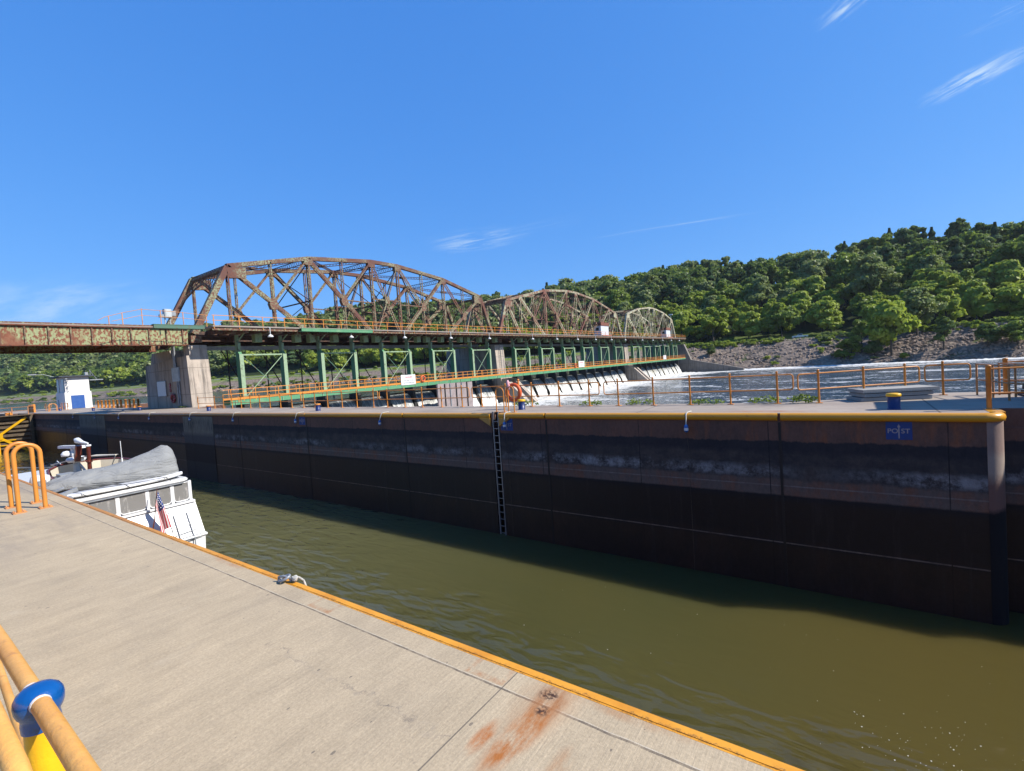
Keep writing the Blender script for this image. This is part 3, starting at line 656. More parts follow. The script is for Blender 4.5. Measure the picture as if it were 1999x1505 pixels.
# bollards
def bollard(x, y, label, s=1.):
    t = thing('bollard', label, 'bollard', (x,y,0), 'blue bollards with orange caps along the far quay')
    b = MB(); b.lathe((x,y,0),[(.17*s,0),(.17*s,.02),(.148*s,.025),(.150*s,.37*s)],24); b.build('post', M['bollard_blue'], t)
    b = MB(); b.lathe((x,y,.37*s),[(.150*s,0),(.176*s,.0),(.182*s,.015),(.182*s,.06),(.165*s,.085),(.0,.095)],24); b.build('cap', M['yellow' if x>-14 else 'orange'], t)
    return t
bl = [(.99,17.2,'blue bollard with yellow cap, in front of the stacked concrete slabs'),
      (-12.05,17.6,'dark blue bollard behind the ladder hoops, beneath the life ring'),
      (-27.6,17.45,'blue bollard with orange cap on the far quay, first left of the life ring'),
      (-44.0,17.8,'small blue bollard beside the right corner of the concrete bridge pier'),
      (-63.0,18.7,'small blue bollard on the quay in front of the shaded pier face'),
      (-79.0,18.6,'small blue bollard on the quay right of the white gatehouse door'),
      (-97.0,19.0,'small blue bollard left of the white gatehouse corner')]
for i,(x,y,l) in enumerate(bl): bollard(x,y,l)

# rope drops with blue floats
ords = ['first','second','third','fourth','fifth','sixth','seventh','eighth','ninth','tenth']
for i,x in enumerate([-4.47,-11.93,-19.96,-27.9,-36.0,-43.3,-52.0,-60.2,-68.,-76.6]):
    lab = ['white rope with blue and white float hanging between the blue square and the long joint','rope and blue float hanging over the blue POST square by the ladder'][i] if i<2 else f'rope and blue float over the far wall edge, {ords[i-2]} one left of the ladder'
    t = thing('mooring_line', lab, 'mooring line', (x,16.05,-.6), 'mooring lines with floats hanging down the far lock wall')
    dx_ = .0 if i<2 else .12
    b = MB(); b.tube([(x+dx_+.05,16.55,.03),(x+dx_+.02,16.22,.03),(x+dx_,16.10,-.01),(x+dx_*.4,16.08,-.16),(x,16.05,-.36)], .022, 7); b.build('rope', M['rope'], t)
    f = MB(); f.lathe((x,16.05,-.62),[(0,0),(.035,.005),(.065,.05),(.07,.10),(.07,.20),(.05,.255),(.0,.27)],14); ff = f.build('float', M['buoy_blue'], t)
    f = MB(); f.lathe((x,16.05,-.55),[(.0715,0),(.0715,.085)],14); f.build('white_band', M['white'], ff)
    b = MB(); b.tube([(x,16.08,-.60),(x+.01,16.16,-1.2),(x,16.17,-5.35)], .006, 5); b.build('tail_line', M['bark'], t)

# painted POST squares
def post_mark(x0, x1, z0, z1, label, let=True):
    t = thing('painted_mark', label, 'painted mark', ((x0+x1)/2,16.19,z0), 'blue squares lettered for mooring posts on the far wall')
    b = MB(); 
    b.add([(x0,16.2125,z0),(x1,16.2125,z0),(x1,16.2125,z1),(x0,16.2125,z1)],[(0,1,2,3)]); b.build('blue_square', M['mark_blue'], t, clean=False)
    if let:
        w_ = x1-x0; xc = (x0+x1)/2; zc_ = z1-(z1-z0)*.52; sz = w_*.32
        text('PO', sz, (xc-w_*.235,16.209,zc_), (R(90),0,0), M['mark'], t, extr=.001)
        text('ST', sz, (xc+w_*.25,16.209,zc_), (R(90),0,0), M['mark'], t, extr=.001)
        b = MB(); y_=16.209; h=(z1-z0)*.40
        b.add([(xc-.013,y_,zc_-h),(xc+.013,y_,zc_-h),(xc+.013,y_,zc_+h*.55),(xc-.013,y_,zc_+h*.55)],[(0,1,2,3)])
        b.add([(xc-.035,y_,zc_+h*.55),(xc+.035,y_,zc_+h*.55),(xc,y_,zc_+h)],[(0,1,2)]); b.build('arrow', M['mark'], t, clean=False)
post_mark(.74,1.29,-.71,-.23,'blue painted square reading POST with an arrow, below the yellow-capped bollard')
post_mark(-12.24,-11.62,-.74,-.23,'blue painted POST square on the far wall just right of the ladder')
post_mark(-27.75,-27.1,-.72,-.23,'small blue POST square by the rope float left of the ladder')
post_mark(-43.4,-42.6,-.72,-.23,'tiny blue square at the top of the pale replacement panel')

# ---------------------------------------------------------------- stacked slabs
sl_lab = ['lowest concrete slab of the stack by the river railing','middle concrete slab of the stack by the river railing','topmost concrete slab of the stack by the river railing']
for i,(a,bb,ang) in enumerate(((1.02,.50,.42),(1.0,.48,.46),(1.10,.50,.44))):
    bx_ = MB(); zz = .01+i*.135
    nseg = 14
    poly = [(-a,-bb),(a,-bb),(a,bb),(-a,bb)]
    bx_.box(-a,-bb,0,a,bb,.112)
    for k in range(26):
        xk = -a+.08+k*(2*a-.16)/25; bx_.box(xk-.014,-bb-.006,.015,xk+.014,-bb+.002,.06)
    o = bx_.build('concrete_slab', M['slab'], label=sl_lab[i], cat='concrete slab', group='slabs stacked by the river railing', origin=(0,0,0))
    o.location = (1.0+.06*i,20.25,zz); o.rotation_euler = (0,0,ang)

# ---------------------------------------------------------------- terrain
SX = [-2600,-1300,-1000,-800,-640,-400,-330,-250,-150,-55,-35,6,43,100,400]
SY = [-420,-40,60,100,122,128,160,186,198,206,209,204,193,178,150]
def shore(X): return float(np.interp(X, SX, SY))
def hsc(X): return float(np.interp(X, [-2600,-900,-600,-300,-110,-30,60,200],[1.30,1.30,1.05,.88,.86,.93,.80,.68]))
def ground(X, Y):
    t = Y-shore(X); a = hsc(X)
    if X < -70: base = np.interp(t,[-30,-3,0,9,24,52,64],[-3,-1.6,-.8,2.0,6.5,9.5,13.0]); b0 = 64
    elif X > -50: base = np.interp(t,[-30,-4,0,21,26,44],[-8,-6.2,-5.1,5.4,5.8,6.2]); b0 = 44
    else:
        k = (X+70)/20; base = (1-k)*np.interp(t,[-30,-3,0,9,24,52,64],[-3,-1.6,-.8,2.0,6.5,9.5,13.0])+k*np.interp(t,[-30,-4,0,21,26,44],[-8,-6.2,-5.1,5.4,5.8,6.2]); b0 = 64-20*k
    h = float(base)
    if t > b0:
        u = t-b0; h += a*float(np.interp(u,[0,25,80,130,170,240,600],[0,9,32,47,54,58,60]))
        h += 2.5*math.sin(X*.021+Y*.013)+1.6*math.sin(X*.06+1.3)*min(1,u/60)
    return h
xs_ = np.concatenate([np.arange(-2600,-700,40), np.arange(-700,-120,12), np.arange(-120,110,2.4), np.arange(110,420,12)])
ts_ = np.concatenate([np.arange(-14,0,3.5), np.arange(0,28,1.5), np.arange(28,60,3), np.arange(60,320,9), np.arange(320,900,60)])
vs=[];inl=[]
for X in xs_:
    sy = shore(X)
    for t_ in ts_:
        Y = sy+t_; rough_ = 0
        if 0 < t_ < 24: rough_ = random.uniform(-.45,.45)
        vs.append((X,Y,ground(X,Y)+rough_)); inl.append(t_)
nt = len(ts_); fs = [(i*nt+j,(i+1)*nt+j,(i+1)*nt+j+1,i*nt+j+1) for i in range(len(xs_)-1) for j in range(nt-1)]
b = MB(); b.add(vs, fs, 0, False)
ter = b.build('far_bank', M['terrain'], kind='structure', origin=(0,0,0), clean=False)
at = ter.data.attributes.new('inland','FLOAT','POINT'); at.data.foreach_set('value', inl)
plane('ground', -3000, -1500, 3000, 2500, -9.5, M['terrain'])
# road on the bench
b = MB(); vs=[]; RX = list(range(-1200,200,15))
for X in RX:
    for o_ in (33,38): Y=shore(X)+o_; vs.append((X,Y,ground(X,Y)+.12))
b.add(vs, [(2*i,2*i+2,2*i+3,2*i+1) for i in range(len(RX)-1)]); b.build('road', M['road'], kind='structure', origin=(0,0,0), clean=False)

def quads_mesh(name, P, U, V, mats, mi=None, attr=None):
    """n quads: centre P, half axes U,V"""
    n = len(P); v = np.empty((n,4,3),np.float32)
    v[:,0]=P-U-V; v[:,1]=P+U-V; v[:,2]=P+U+V; v[:,3]=P-U+V
    me = bpy.data.meshes.new(name); me.vertices.add(n*4); me.vertices.foreach_set('co', v.ravel())
    me.loops.add(n*4); me.loops.foreach_set('vertex_index', np.arange(n*4,dtype=np.int32))
    me.polygons.add(n); me.polygons.foreach_set('loop_start', np.arange(0,n*4,4,dtype=np.int32))
    for m in mats: me.materials.append(m)
    if mi is not None: me.polygons.foreach_set('material_index', mi.astype(np.int32))
    me.update(calc_edges=True); me.validate(); return me

# rip-rap boulders
vs=[];fs=[]
bR = MB()
ico = [(0,0,1),(.9,0,.4),(.28,.85,.45),(-.72,.53,.4),(-.72,-.53,.45),(.28,-.85,.4),(.72,.53,-.4),(-.28,.85,-.45),(-.9,0,-.4),(-.28,-.85,-.45),(.72,-.53,-.4),(0,0,-1)]
icf = [(0,1,2),(0,2,3),(0,3,4),(0,4,5),(0,5,1),(1,6,2),(2,7,3),(3,8,4),(4,9,5),(5,10,1),(6,7,2),(7,8,3),(8,9,4),(9,10,5),(10,6,1),(6,11,7),(7,11,8),(8,11,9),(9,11,10),(10,11,6)]
for k in range(11500):
    X = random.uniform(-78,85) if k<10600 else random.uniform(-420,-80)
    t_ = random.uniform(-.8,23) if X>-70 else random.uniform(-.5,7)
    if X>-70 and random.random()<.35*(math.sin(X*.23)+math.sin(X*.11+2)>.6): continue
    Y = shore(X)+t_; s_ = random.choice((.16,.2,.25,.3,.4,.62))*random.uniform(.7,1.2)*(1 if X>-90 else 1.5)
    a,b_,c_ = [s_*random.uniform(.6,1.15) for _ in range(3)]; g = random.uniform(0,6.28); cg,sg = math.cos(g),math.sin(g)
    zz = ground(X,Y)+c_*.15
    bR.add([(X+(p[0]*a*cg-p[1]*b_*sg)*random.uniform(.8,1.15), Y+(p[0]*a*sg+p[1]*b_*cg)*random.uniform(.8,1.15), zz+p[2]*c_*.75) for p in ico], icf)
bR.build('riprap', M['rock'], label='grey riprap boulders piled on the far river bank', kind='stuff', origin=(0,0,0), clean=False)
# ---------------------------------------------------------------- truss spans
XN, XF = -57.0, -66.0
def channel(b, p, q, w_, d, lace=None, t=.06, up=(1,0,0)):
    """built-up member in a plane of constant X: two webs d apart, joined by zigzag lacing"""
    p = Vector(p); q = Vector(q)
    for s_ in (-1,1): b.bar(p+Vector((s_*d/2,0,0)), q+Vector((s_*d/2,0,0)), t, w_, up=(0,0,1) if abs((q-p).normalized().z)<.95 else (0,1,0))
    if lace:
        L = (q-p).length; n = max(2,int(L/lace)); dr = (q-p)/n
        side = Vector((1,0,0)).cross((q-p).normalized())*(w_/2)
        for k in range(n):
            a0 = p+dr*k; a1 = p+dr*(k+1); s0 = 1 if k%2 else -1
            b.bar(a0+Vector((s0*d/2,0,0))+side, a1-Vector((s0*d/2,0,0))+side, .05, .02)
def lattice(b, p, q, h, step, t=.07, th=.10, vert=True):
    p = Vector(p); q = Vector(q); o = Vector((0,0,h/2)) if vert else Vector((0,h/2,0))
    b.bar(p+o,q+o,th,t); b.bar(p-o,q-o,th,t)
    n = max(2,int((q-p).length/step)); dr=(q-p)/n
    for k in range(n):
        s_ = 1 if k%2 else -1
        b.bar(p+dr*k+o*s_, p+dr*(k+1)-o*s_, .045,.03); b.bar(p+dr*k-o*s_, p+dr*(k+1)+o*s_, .045,.03)
def truss(label, Y0, s, n, zt, majors, yend0, yend1, pos, detail=True):
    Ym = (yend0+yend1)/2
    t = thing('truss_span', label, 'truss bridge', (XN,Ym,7.5), 'arched truss spans of the dam bridge')
    zb = 7.75
    N_ = [Y0+s*i for i in range(n)]
    def Tn(i,X): return Vector((X,N_[i],zt[i]+dz(N_[i])))
    def Bn(i,X): return Vector((X,N_[i],zb+dz(N_[i])))
    for X in (XN,XF):
        mt = M[{1:'truss',2:'truss_mid',3:'truss_pale'}[pos]]
        E0 = Vector((X,yend0,zb+dz(yend0))); E1 = Vector((X,yend1,zb+dz(yend1)))
        b = MB()
        for a,c_ in zip(majors[:-1],majors[1:]): b.bar(Tn(a,X),Tn(c_,X),.52,.50)
        b.build('top_chord', mt, t)
        b = MB(); b.bar(E0,E1,.45,.55); b.build('bottom_chord', M['lattice'], t)
        for e,h in ((E0,Tn(0,X)),(E1,Tn(n-1,X))):
            b = MB(); b.bar(e,h+Vector((0,0,-.1)),.56,.62); b.build('end_post', mt, t)
            b = MB(); b.box(X-.5,e.y-.5,e.z-.95,X+.5,e.y+.5,e.z-.2); b.build('bearing', M['truss_rust'], t)
        c0 = None; mid = len(majors)//2
        pairs = list(zip(majors[:-1],majors[1:]))
        def web(name, p, q, w_, d, lc=None, m_=None):
            b = MB(); channel(b,p,q,w_,d,lc if detail else None); b.build(name, m_ or mt, t)
        for i in range(n):
            if i in majors: web('vertical', Tn(i,X), Bn(i,X), .26 if i not in (0,n-1) else .18, .50, .9)
        for k,(a,c_) in enumerate(pairs):
            left = (a+c_)/2 < (n-1)/2; cen = (a+c_) == n-1
            if cen:
                P = (Tn(a,X)+Tn(c_,X)+Bn(a,X)+Bn(c_,X))/4
                web('diagonal', Tn(a,X), Bn(c_,X), .18, .42); web('diagonal', Tn(c_,X), Bn(a,X), .18, .42)
                b = MB(); b.box(X-.3,P.y-.42,P.z-.55,X+.3,P.y+.42,P.z+.55); b.build('gusset_plate', mt, t)
                b = MB(); b.bar((X,N_[a],P.z),(X,N_[c_],P.z),.3,.16); b.build('strut', mt, t)
                continue
            hi,lo = (a,c_) if left else (c_,a)
            T,B = Tn(hi,X),Bn(lo,X)
            web('diagonal', T, B, .42, .46, 1.0)
            if c_-a == 2:
                m_ = (a+c_)//2; P = (T+B)/2; P.y = N_[m_]
                web('diagonal', Tn(lo,X), P, .22, .40)
                web('sub_vertical', Vector((X,N_[m_],(Tn(a,X).z+Tn(c_,X).z)/2)), Vector((X,N_[m_],Bn(m_,X).z)), .15, .46, 1.1)
                b = MB(); b.prism([(P.y-.55,P.z-.1),(P.y-.3,P.z+.55),(P.y+.3,P.z+.55),(P.y+.55,P.z-.1),(P.y+.35,P.z-.75),(P.y-.35,P.z-.75)],0,X-.27,X+.27); b.build('gusset_plate', M['truss_rust'], t)
                if lo not in (0,n-1):
                    if abs(m_-(n-1)/2) < 2.6:
                        b = MB(); b.bar(P,(X,N_[lo],P.z-.05),.3,.14); b.build('strut', M['truss_rust'], t)
        for i in majors:
            T = Tn(i,X); w2 = .62 if i not in (0,n-1) else .1
            if i in (0,n-1):
                sg = 1 if i==0 else -1
                b = MB(); b.prism([(T.y-sg*.2,T.z-.2),(T.y+sg*2.0,T.z+.05),(T.y+sg*2.0,T.z-1.15),(T.y+sg*.15,T.z-1.35)],0,X-.29,X+.29)
            else:
                b = MB(); b.box(X-.29,T.y-.62,T.z-.85,X+.29,T.y+.62,T.z-.1)
            b.build('gusset_plate', mt if X==XN else M['truss_rust'], t)
    # bracing between the trusses
    for i in majors:
        b = MB(); p,q = Tn(i,XN),Tn(i,XF); lattice(b,p+Vector((0,0,-.2)),q+Vector((0,0,-.2)),.62,.55); b.build('lateral_strut', M['lattice'], t)
        if i not in (0,n-1):
            b = MB(); zl = zb+4.6
            b.bar(p+Vector((0,0,-.5)),(XF,p.y,zl),.09,.09); b.bar(q+Vector((0,0,-.5)),(XN,p.y,zl),.09,.09); b.bar((XN,p.y,zl),(XF,p.y,zl),.12,.16)
            b.bar((XN,p.y,zl),((XN+XF)/2,p.y,zl-1.4),.07,.07) ; b.build('sway_bracing', M['lattice'], t)
    for a,c_ in zip(majors[:-1],majors[1:]):
        b = MB(); p,q = Tn(a,XN),Tn(c_,XF); p2,q2 = Tn(a,XF),Tn(c_,XN)
        lattice(b,p,q,.30,.45); lattice(b,p2,q2,.30,.45)
        mm = (p+q)/2; b.box(mm.x-.5,mm.y-.3,mm.z-.12,mm.x+.5,mm.y+.3,mm.z+.12); b.build('top_lateral', M['lattice'], t)
    # portals
    for i,ye in ((0,yend0),(n-1,yend1)):
        p,q = Tn(i,XN),Tn(i,XF); dirn = (Vector((0,ye,zb))-Vector((0,p.y,p.z))).normalized()
        d_ = Vector((0,dirn.y,dirn.z)); b = MB()
        lo_ = 3.0
        a0=p+d_*.3; a1=q+d_*.3
        pts = []
        m_ = 12
        for k in range(m_+1):
            u = k/m_; dep = 1.3+1.9*(abs(2*u-1)**2.2)*1.6
            pts.append((a0+(a1-a0)*u, a0+(a1-a0)*u+d_*dep))
        for k in range(m_):
            b.bar(pts[k][1],pts[k+1][1],.14,.14); b.bar(pts[k][0],pts[k+1][1],.05,.04); b.bar(pts[k][1],pts[k+1][0],.05,.04)
            b.bar((pts[k][0]+pts[k][1])/2,(pts[k+1][0]+pts[k+1][1])/2,.09,.06)
        b.bar(a0,a1,.3,.3); b.build('portal_brace', M['truss_rust'], t)
    # floor
    for i in range(n):
        b = MB(); y_=N_[i]; b.box(XF-.6,y_-.14,zb-.75+dz(y_),XN+.2,y_+.14,zb+.05+dz(y_)); b.build('floor_beam', M['lattice'], t)
    b = MB()
    for X in (-58.6,-61.5,-64.4): b.bar((X,yend0,zb-.35+dz(yend0)),(X,yend1,zb-.35+dz(yend1)),.25,.6)
    b.build('stringer', M['lattice'], t)
    b = MB(); b.bar((-61.5,yend0,zb+.25+dz(yend0)),(-61.5,yend1,zb+.25+dz(yend1)),7.6,.12); b.build('deck', M['edge'], t)
    for X in (-60.4,-61.2): 
        b = MB(); b.bar((X,yend0+.8,zb-1.25+dz(yend0)),(X,yend1-.8,zb-1.25+dz(yend1)),.30,.42); b.build('gate_rail_girder', M['grey'], t)
    for i in range(n-1):
        b = MB(); b.bar((XN-.2,N_[i],zb-.7+dz(N_[i])),(XF,N_[i+1],zb-.7+dz(N_[i+1])),.08,.08); b.bar((XF,N_[i],zb-.7+dz(N_[i])),(XN-.2,N_[i+1],zb-.7+dz(N_[i+1])),.08,.08); b.build('bottom_lateral', M['lattice'], t)
    return t
z10 = [15.5,16.6,17.75,18.35,18.75,18.75,18.35,17.75,16.6,15.5]
z12 = [15.5,16.65,17.9,18.85,19.35,19.65,19.65,19.35,18.75,17.8,16.65,15.5]
truss('nearest and largest arched truss span, pale green paint flaking to rust', 26.2, 5.04, 10, z10, [0,2,4,5,7,9], 22.3, 75.0, 1)
truss('middle arched truss span, rustiest of the three, between two piers', 80.0, 5.14, 12, z12, [0,1,3,5,6,8,10,11], 76.6, 140.3, 2, False)
truss('farthest and smallest-looking arched truss span at the wooded bank', 145.3, 5.2, 10, [v+.3 for v in z10], [0,2,4,5,7,9], 141.9, 196.4, 3, False)

# ---------------------------------------------------------------- spans' walkways and gate frames
SP = [('nearest', 26.2, 5.04, 10, 22.6, 76.0, 10), ('middle', 80.0, 5.14, 12, 76.0, 141.2, 12), ('farthest', 145.3, 5.2, 10, 141.2, 197.5, 10)]
num = ['first','second','third','fourth','fifth','sixth','seventh','eighth','ninth','tenth','eleventh','twelfth','thirteenth']
for si,(nm,Y0,s,n,ya,yb,_) in enumerate(SP):
    # upper walkway
    t = thing('upper_walkway', f'orange-railed concrete walkway along the deck of the {nm} truss span', 'walkway', (-54.5,(ya+yb)/2,8.2), 'orange-railed walkways along the dam bridge')
    def zd(y): return 8.25+dz(y)
    b = MB(); b.bar((-54.6,ya,zd(ya)),(-54.6,yb,zd(yb)),2.9,.15); b.build('deck', M['edge'], t)
    b = MB(); b.bar((-53.35,ya,zd(ya)-.26),(-53.35,yb,zd(yb)-.26),.12,.30); b.build('edge_beam', M['truss_rust'], t)
    xr = -53.22
    yy = ya+.15; step = s/2
    while yy < yb-.2:
        b = MB(); b.box(xr-.035,yy-.035,zd(yy)-.25,xr+.035,yy+.035,zd(yy)+1.14); b.build('post', M['orange'], t); yy += step
    for hh,nm2 in ((1.12,'top_rail'),(.60,'mid_rail')):
        b = MB(); b.bar((xr,ya,zd(ya)+hh),(xr,yb,zd(yb)+hh),.055,.06); b.build(nm2, M['orange'], t)
    yy = ya+1.0; k=0
    while yy < yb-.3:
        b = MB(); w_ = random.uniform(.16,.3); b.box(-56.8,yy-w_,zd(yy)-.62,-53.6+random.uniform(-.4,.1),yy+w_,zd(yy)-.12); b.build('bracket_beam', M['truss_rust' if k%3 else 'lattice'], t); yy += s/4; k+=1
    if si==0:
        for (u0,u1) in ((17.3,21.6),(32.0,42.3)):
            b = MB(); b.box(-53.28,u0,zd(u0)-.42,-52.6,u1,zd(u0)-.34); b.box(-52.66,u0,zd(u0)-.42,-52.58,u1,zd(u0)-.10); b.box(-53.28,u0,zd(u0)-.12,-52.58,u1,zd(u0)-.04)
            b.build('green_outrigger', M['teal' if u0<20 else 'green'], t)
    # lower walkway
    la,lb = (23.2,74.2) if si==0 else (ya-1.6,yb-1.8) if si==1 else (ya-1.6,191.5)
    def zl(y): return .20+dz(y)
    t2 = thing('lower_walkway', f'long green-beamed lower walkway with orange railings under the {nm} truss span', 'walkway', (-52.9,(la+lb)/2,0), 'lower walkways over the spillway')
    b = MB(); b.bar((-52.2,la,zl(la)),(-52.2,lb,zl(lb)),.12,.48); b.bar((-53.7,la,zl(la)),(-53.7,lb,zl(lb)),.12,.48); b.build('green_beam', M['green'], t2)
    k = 0; yy = la+.5
    while yy < lb:
        b = MB(); b.box(-52.14,yy-.03,zl(yy)-.22,-52.06,yy+.03,zl(yy)+.22); b.build('web_stiffener', M['dgreen'], t2); yy += s/2
    b = MB(); b.bar((-52.95,la,zl(la)+.26),(-52.95,lb,zl(lb)+.26),1.5,.05); b.build('grating_deck', M['steel_dark'], t2)
    for xr2,sfx in ((-52.16,0),(-53.76,1)):
        b = MB(); b.bar((xr2,la,zl(la)+.38),(xr2,lb,zl(lb)+.38),.03,.20); b.build('toe_board', M['orange'], t2)
        for hh,nm2 in ((1.38,'top_rail'),(.90,'mid_rail')):
            b = MB(); b.bar((xr2,la,zl(la)+hh),(xr2,lb,zl(lb)+hh),.05,.055); b.build(nm2, M['orange'], t2)
        if sfx: continue
        yy = la+.1; k = 0
        while yy < lb-.1 and k < 58:
            b = MB(); b.box(xr2-.03,yy-.03,zl(yy)+.1,xr2+.03,yy+.03,zl(yy)+1.38); b.build('post', M['orange'], t2)
            k += 1; yy += s/4 if (k%9) else .32
        yy = la+.6
        while yy < lb-.1:
            b = MB(); b.box(-53.79,yy-.03,zl(yy)+.1,-53.73,yy+.03,zl(yy)+1.38); b.build('back_post', M['orange2'], t2); yy += s/2
    # gate frames
    fi = 0
    for i in range(0,n,2):
        y0,y1 = Y0+i*s, Y0+(i+1)*s
        fi += 1
        g = thing('sluice_tower', f'green braced tower, {num[fi-1]} from the quay end under the {nm} truss span', 'gate tower', (-56.,(y0+y1)/2,dz(y0)), 'green braced gate towers under the dam bridge')
        for y_ in (y0,y1):
            o = dz(y_)
            b = MB(); b.prism([(-56.25,.3+o),(-55.40,.3+o),(-55.52,5.5+o),(-55.75,5.75+o),(-56.25,5.75+o)],1,y_-.17,y_+.17)
            up = b.build('leg', M['green'], g)
            b = MB(); b.prism([(-56.3,5.75+o),(-55.75,5.75+o),(-55.6,6.7+o),(-56.0,6.9+o),(-55.9,7.95+o),(-56.3,7.95+o)],1,y_-.14,y_+.14); b.build('leg_head', M['dgreen'], up)
            b = MB(); b.box(-55.42,y_-.22,.28+o,-55.34,y_+.22,5.45+o); b.build('front_flange', M['dgreen'], up)  # sun-facing front of the leg: its brightness is put into a paler green
            b = MB(); b.bar((-55.9,y_,6.9+o),(-54.3,y_+.2,7.95+o),.10,.12); b.build('knee_brace', M['dgreen'], up)
            b = MB(); b.prism([(-57.2,-5.3),(-54.6,-5.3),(-55.1,-1.8),(-55.2,.28+o),(-57.2,.28+o)],1,y_-.22,y_+.22); b.build('sill_pier', M['steel_dark'], g)
        o = dz(y0)
        b = MB(); b.box(-55.62,y0+.24,5.28+o,-55.45,y1-.24,5.44+o); b.build('strut', M['dgreen'], g)
        for a,c_,xx in ((0.6,5.25,-55.50),(5.25,0.6,-55.66)):
            b = MB(); b.bar((xx,y0+.22,a+o),(xx,y1-.22,c_+o),.04,.08); b.build('cross_brace', M['dgreen' if a<c_ else 'teal'], g)
    for i in range(n):
        y_ = Y0+i*s
        # counterweights
        for k,off in enumerate((1.25,3.2) if i%2 else (1.5,)):
            if i==n-1 and k==1: continue
            b = MB(); o=dz(y_); b.box(-55.75,y_+off,6.75+o,-54.95,y_+off+.78,7.85+o); b.box(-55.5,y_+off+.3,7.85+o,-55.3,y_+off+.45,8.0+o)
            wh = 'left' if k==0 else 'right'
            b.build('counterweight', M['cream_green'], label=f'pale green counterweight {"just" if k==0 else "well"} right of the {num[i]} gate leg under the {nm} span', cat='counterweight', group='counterweight boxes under the dam bridge deck')
        if i < n-1:
            o = 0
            b = MB(); b.box(-56.75,y_+.32,-5.3,-56.55,y_+s-.32,-1.35); 
            if si==0 and i<4: b.box(-56.75,y_+.32,-1.35,-56.55,y_+s-.32,-.9)
            for k in range(4): b.box(-56.52,y_+.5+k*1.25,-5.3,-56.35,y_+.6+k*1.25,-1.45)
            b.build('sluice_gate', M['steel_dark'], label=f'dark spillway gate in the {num[i]} bay from the quay below the {nm} span', cat='sluice gate', group='dark spillway gates between the gate frames')
            # falling water
            nv, nu = 13, 12; vs = []; 
            for a in range(nv):
                u = a/(nv-1)
                X = -56.9+.55+ 2.7*u**.95; z_ = -1.02 - 4.15*u**1.6
                if u < .08: z_ = -.98-u*.6
                for c_ in range(nu+1):
                    v_ = c_/nu; yy = y_+.30+(s-.60)*v_*(1-.10*u)
                    vs.append((X+.22*math.sin(v_*9+i*2.1)*u+random.uniform(-.06,.06)*u*2, yy, z_+random.uniform(-.04,.04)))
            w2 = nu+1; b = MB(); b.add(vs,[(a*w2+c_,a*w2+c_+1,(a+1)*w2+c_+1,(a+1)*w2+c_) for a in range(nv-1) for c_ in range(nu)],0,True)
            if not (si==0 and i==0):
                b.build('waterfall', M['falls'], label=f'white sheet of water spilling through the {num[i]} bay under the {nm} span', cat='waterfall', group='sheets of water falling through the dam bays', clean=False)
    # hanging rods of the upstream gates
    for i in range(n-1):
        if si==2: break
        y_ = Y0+i*s+2.4
        b = MB(); b.bar((-66,y_,7.0),(-63.5,y_+2.6,-.5),.09,.12); b.bar((-66,y_+.9,7.0),(-66,y_+.9,-.8),.12,.12)
        b.build('gate_hanger', M['lattice'], label=f'slender rusty hanger rods behind the {num[i]} bay of the {nm} span', cat='hanger rod', group='rusty hanger rods on the upstream side')
# boiling foam at the foot of the falls
vs=[]; nx_,ny_ = 26,260
for i in range(nx_):
    X = -54.3+i*.42*(1+.02*i)
    for j in range(ny_):
        Y = 25+j*(196-25)/(ny_-1); e = max(0,1-(i/(nx_-1)))
        vs.append((X+random.uniform(-.2,.2), Y, -5.14+ e**1.3*(.55*random.random()+.12)))
b = MB(); b.add(vs,[(i*ny_+j,i*ny_+j+1,(i+1)*ny_+j+1,(i+1)*ny_+j) for i in range(nx_-1) for j in range(ny_-1)],0,True)
b.build('foam', M['foam_w'], label='boiling white foam at the foot of the dam', kind='stuff', origin=(0,0,0), clean=False)
# far foam ridge of broken water toward the bank
b = MB(); vs=[]; XS=np.arange(-36,80,.9); 
for X in XS:
    for k in range(7):
        Y = shore(X)-13+k*1.9+random.uniform(-.5,.5); vs.append((X,Y,-5.06+ (0 if k in (0,6) else random.uniform(.0,.28))))
b.add(vs,[(i*7+j,(i+1)*7+j,(i+1)*7+j+1,i*7+j+1) for i in range(len(XS)-1) for j in range(6)],0,True)
b.build('foam', M['foam_w'], label='line of white broken water running along the far bank', kind='stuff', origin=(0,0,0), clean=False)

# ---------------------------------------------------------------- piers
t = thing('bridge_pier', 'tall concrete pier on the quay carrying the girder bridge and the nearest truss', 'bridge pier', (-62,22.5,0))
b = MB(); b.prism([(-68.6,-.0),(-56.2,0),(-56.5,5.45),(-60.2,5.35),(-68.2,4.95)],1,21.2,23.3); b.build('shaft', M['pier'], t)
b = MB(); b.box(-57.9,21.5,5.4,-56.45,23.2,6.55); b.box(-57.95,21.42,6.18,-56.4,23.25,6.30); b.build('bearing_block', M['pier'], t)
b = MB(); b.prism([(-67.5,4.9),(-61.0,5.3),(-61.6,6.35),(-66.8,6.35)],1,21.5,23.1); b.build('bearing_block', M['pier'], t)
b = MB(); b.box(-60.2,21.02,2.85,-58.5,21.18,4.35); c1 = b.build('junction_box', M['panelgrey'], label='grey steel junction box on the shaded face of the concrete pier', cat='junction box')
t2 = thing('conduit_pipe', 'pair of grey conduits running down the shaded face of the concrete pier', 'conduit', (-58.9,21.1,0))
for X in (-59.15,-58.7):
    b = MB(); b.tube([(X,21.1,0),(X,21.1,2.84)],.07,8); b.build('pipe', M['grey'], t2)
b = MB(); b.tube([(-59.2,21.08,4.36),(-59.2,21.0,6.7)],.17,8); b.build('pipe', M['grey'], t2)
t = thing('notice_board', 'blank-looking white notice board on the shaded face of the concrete pier', 'notice board', (-63.5,21.15,1.3))
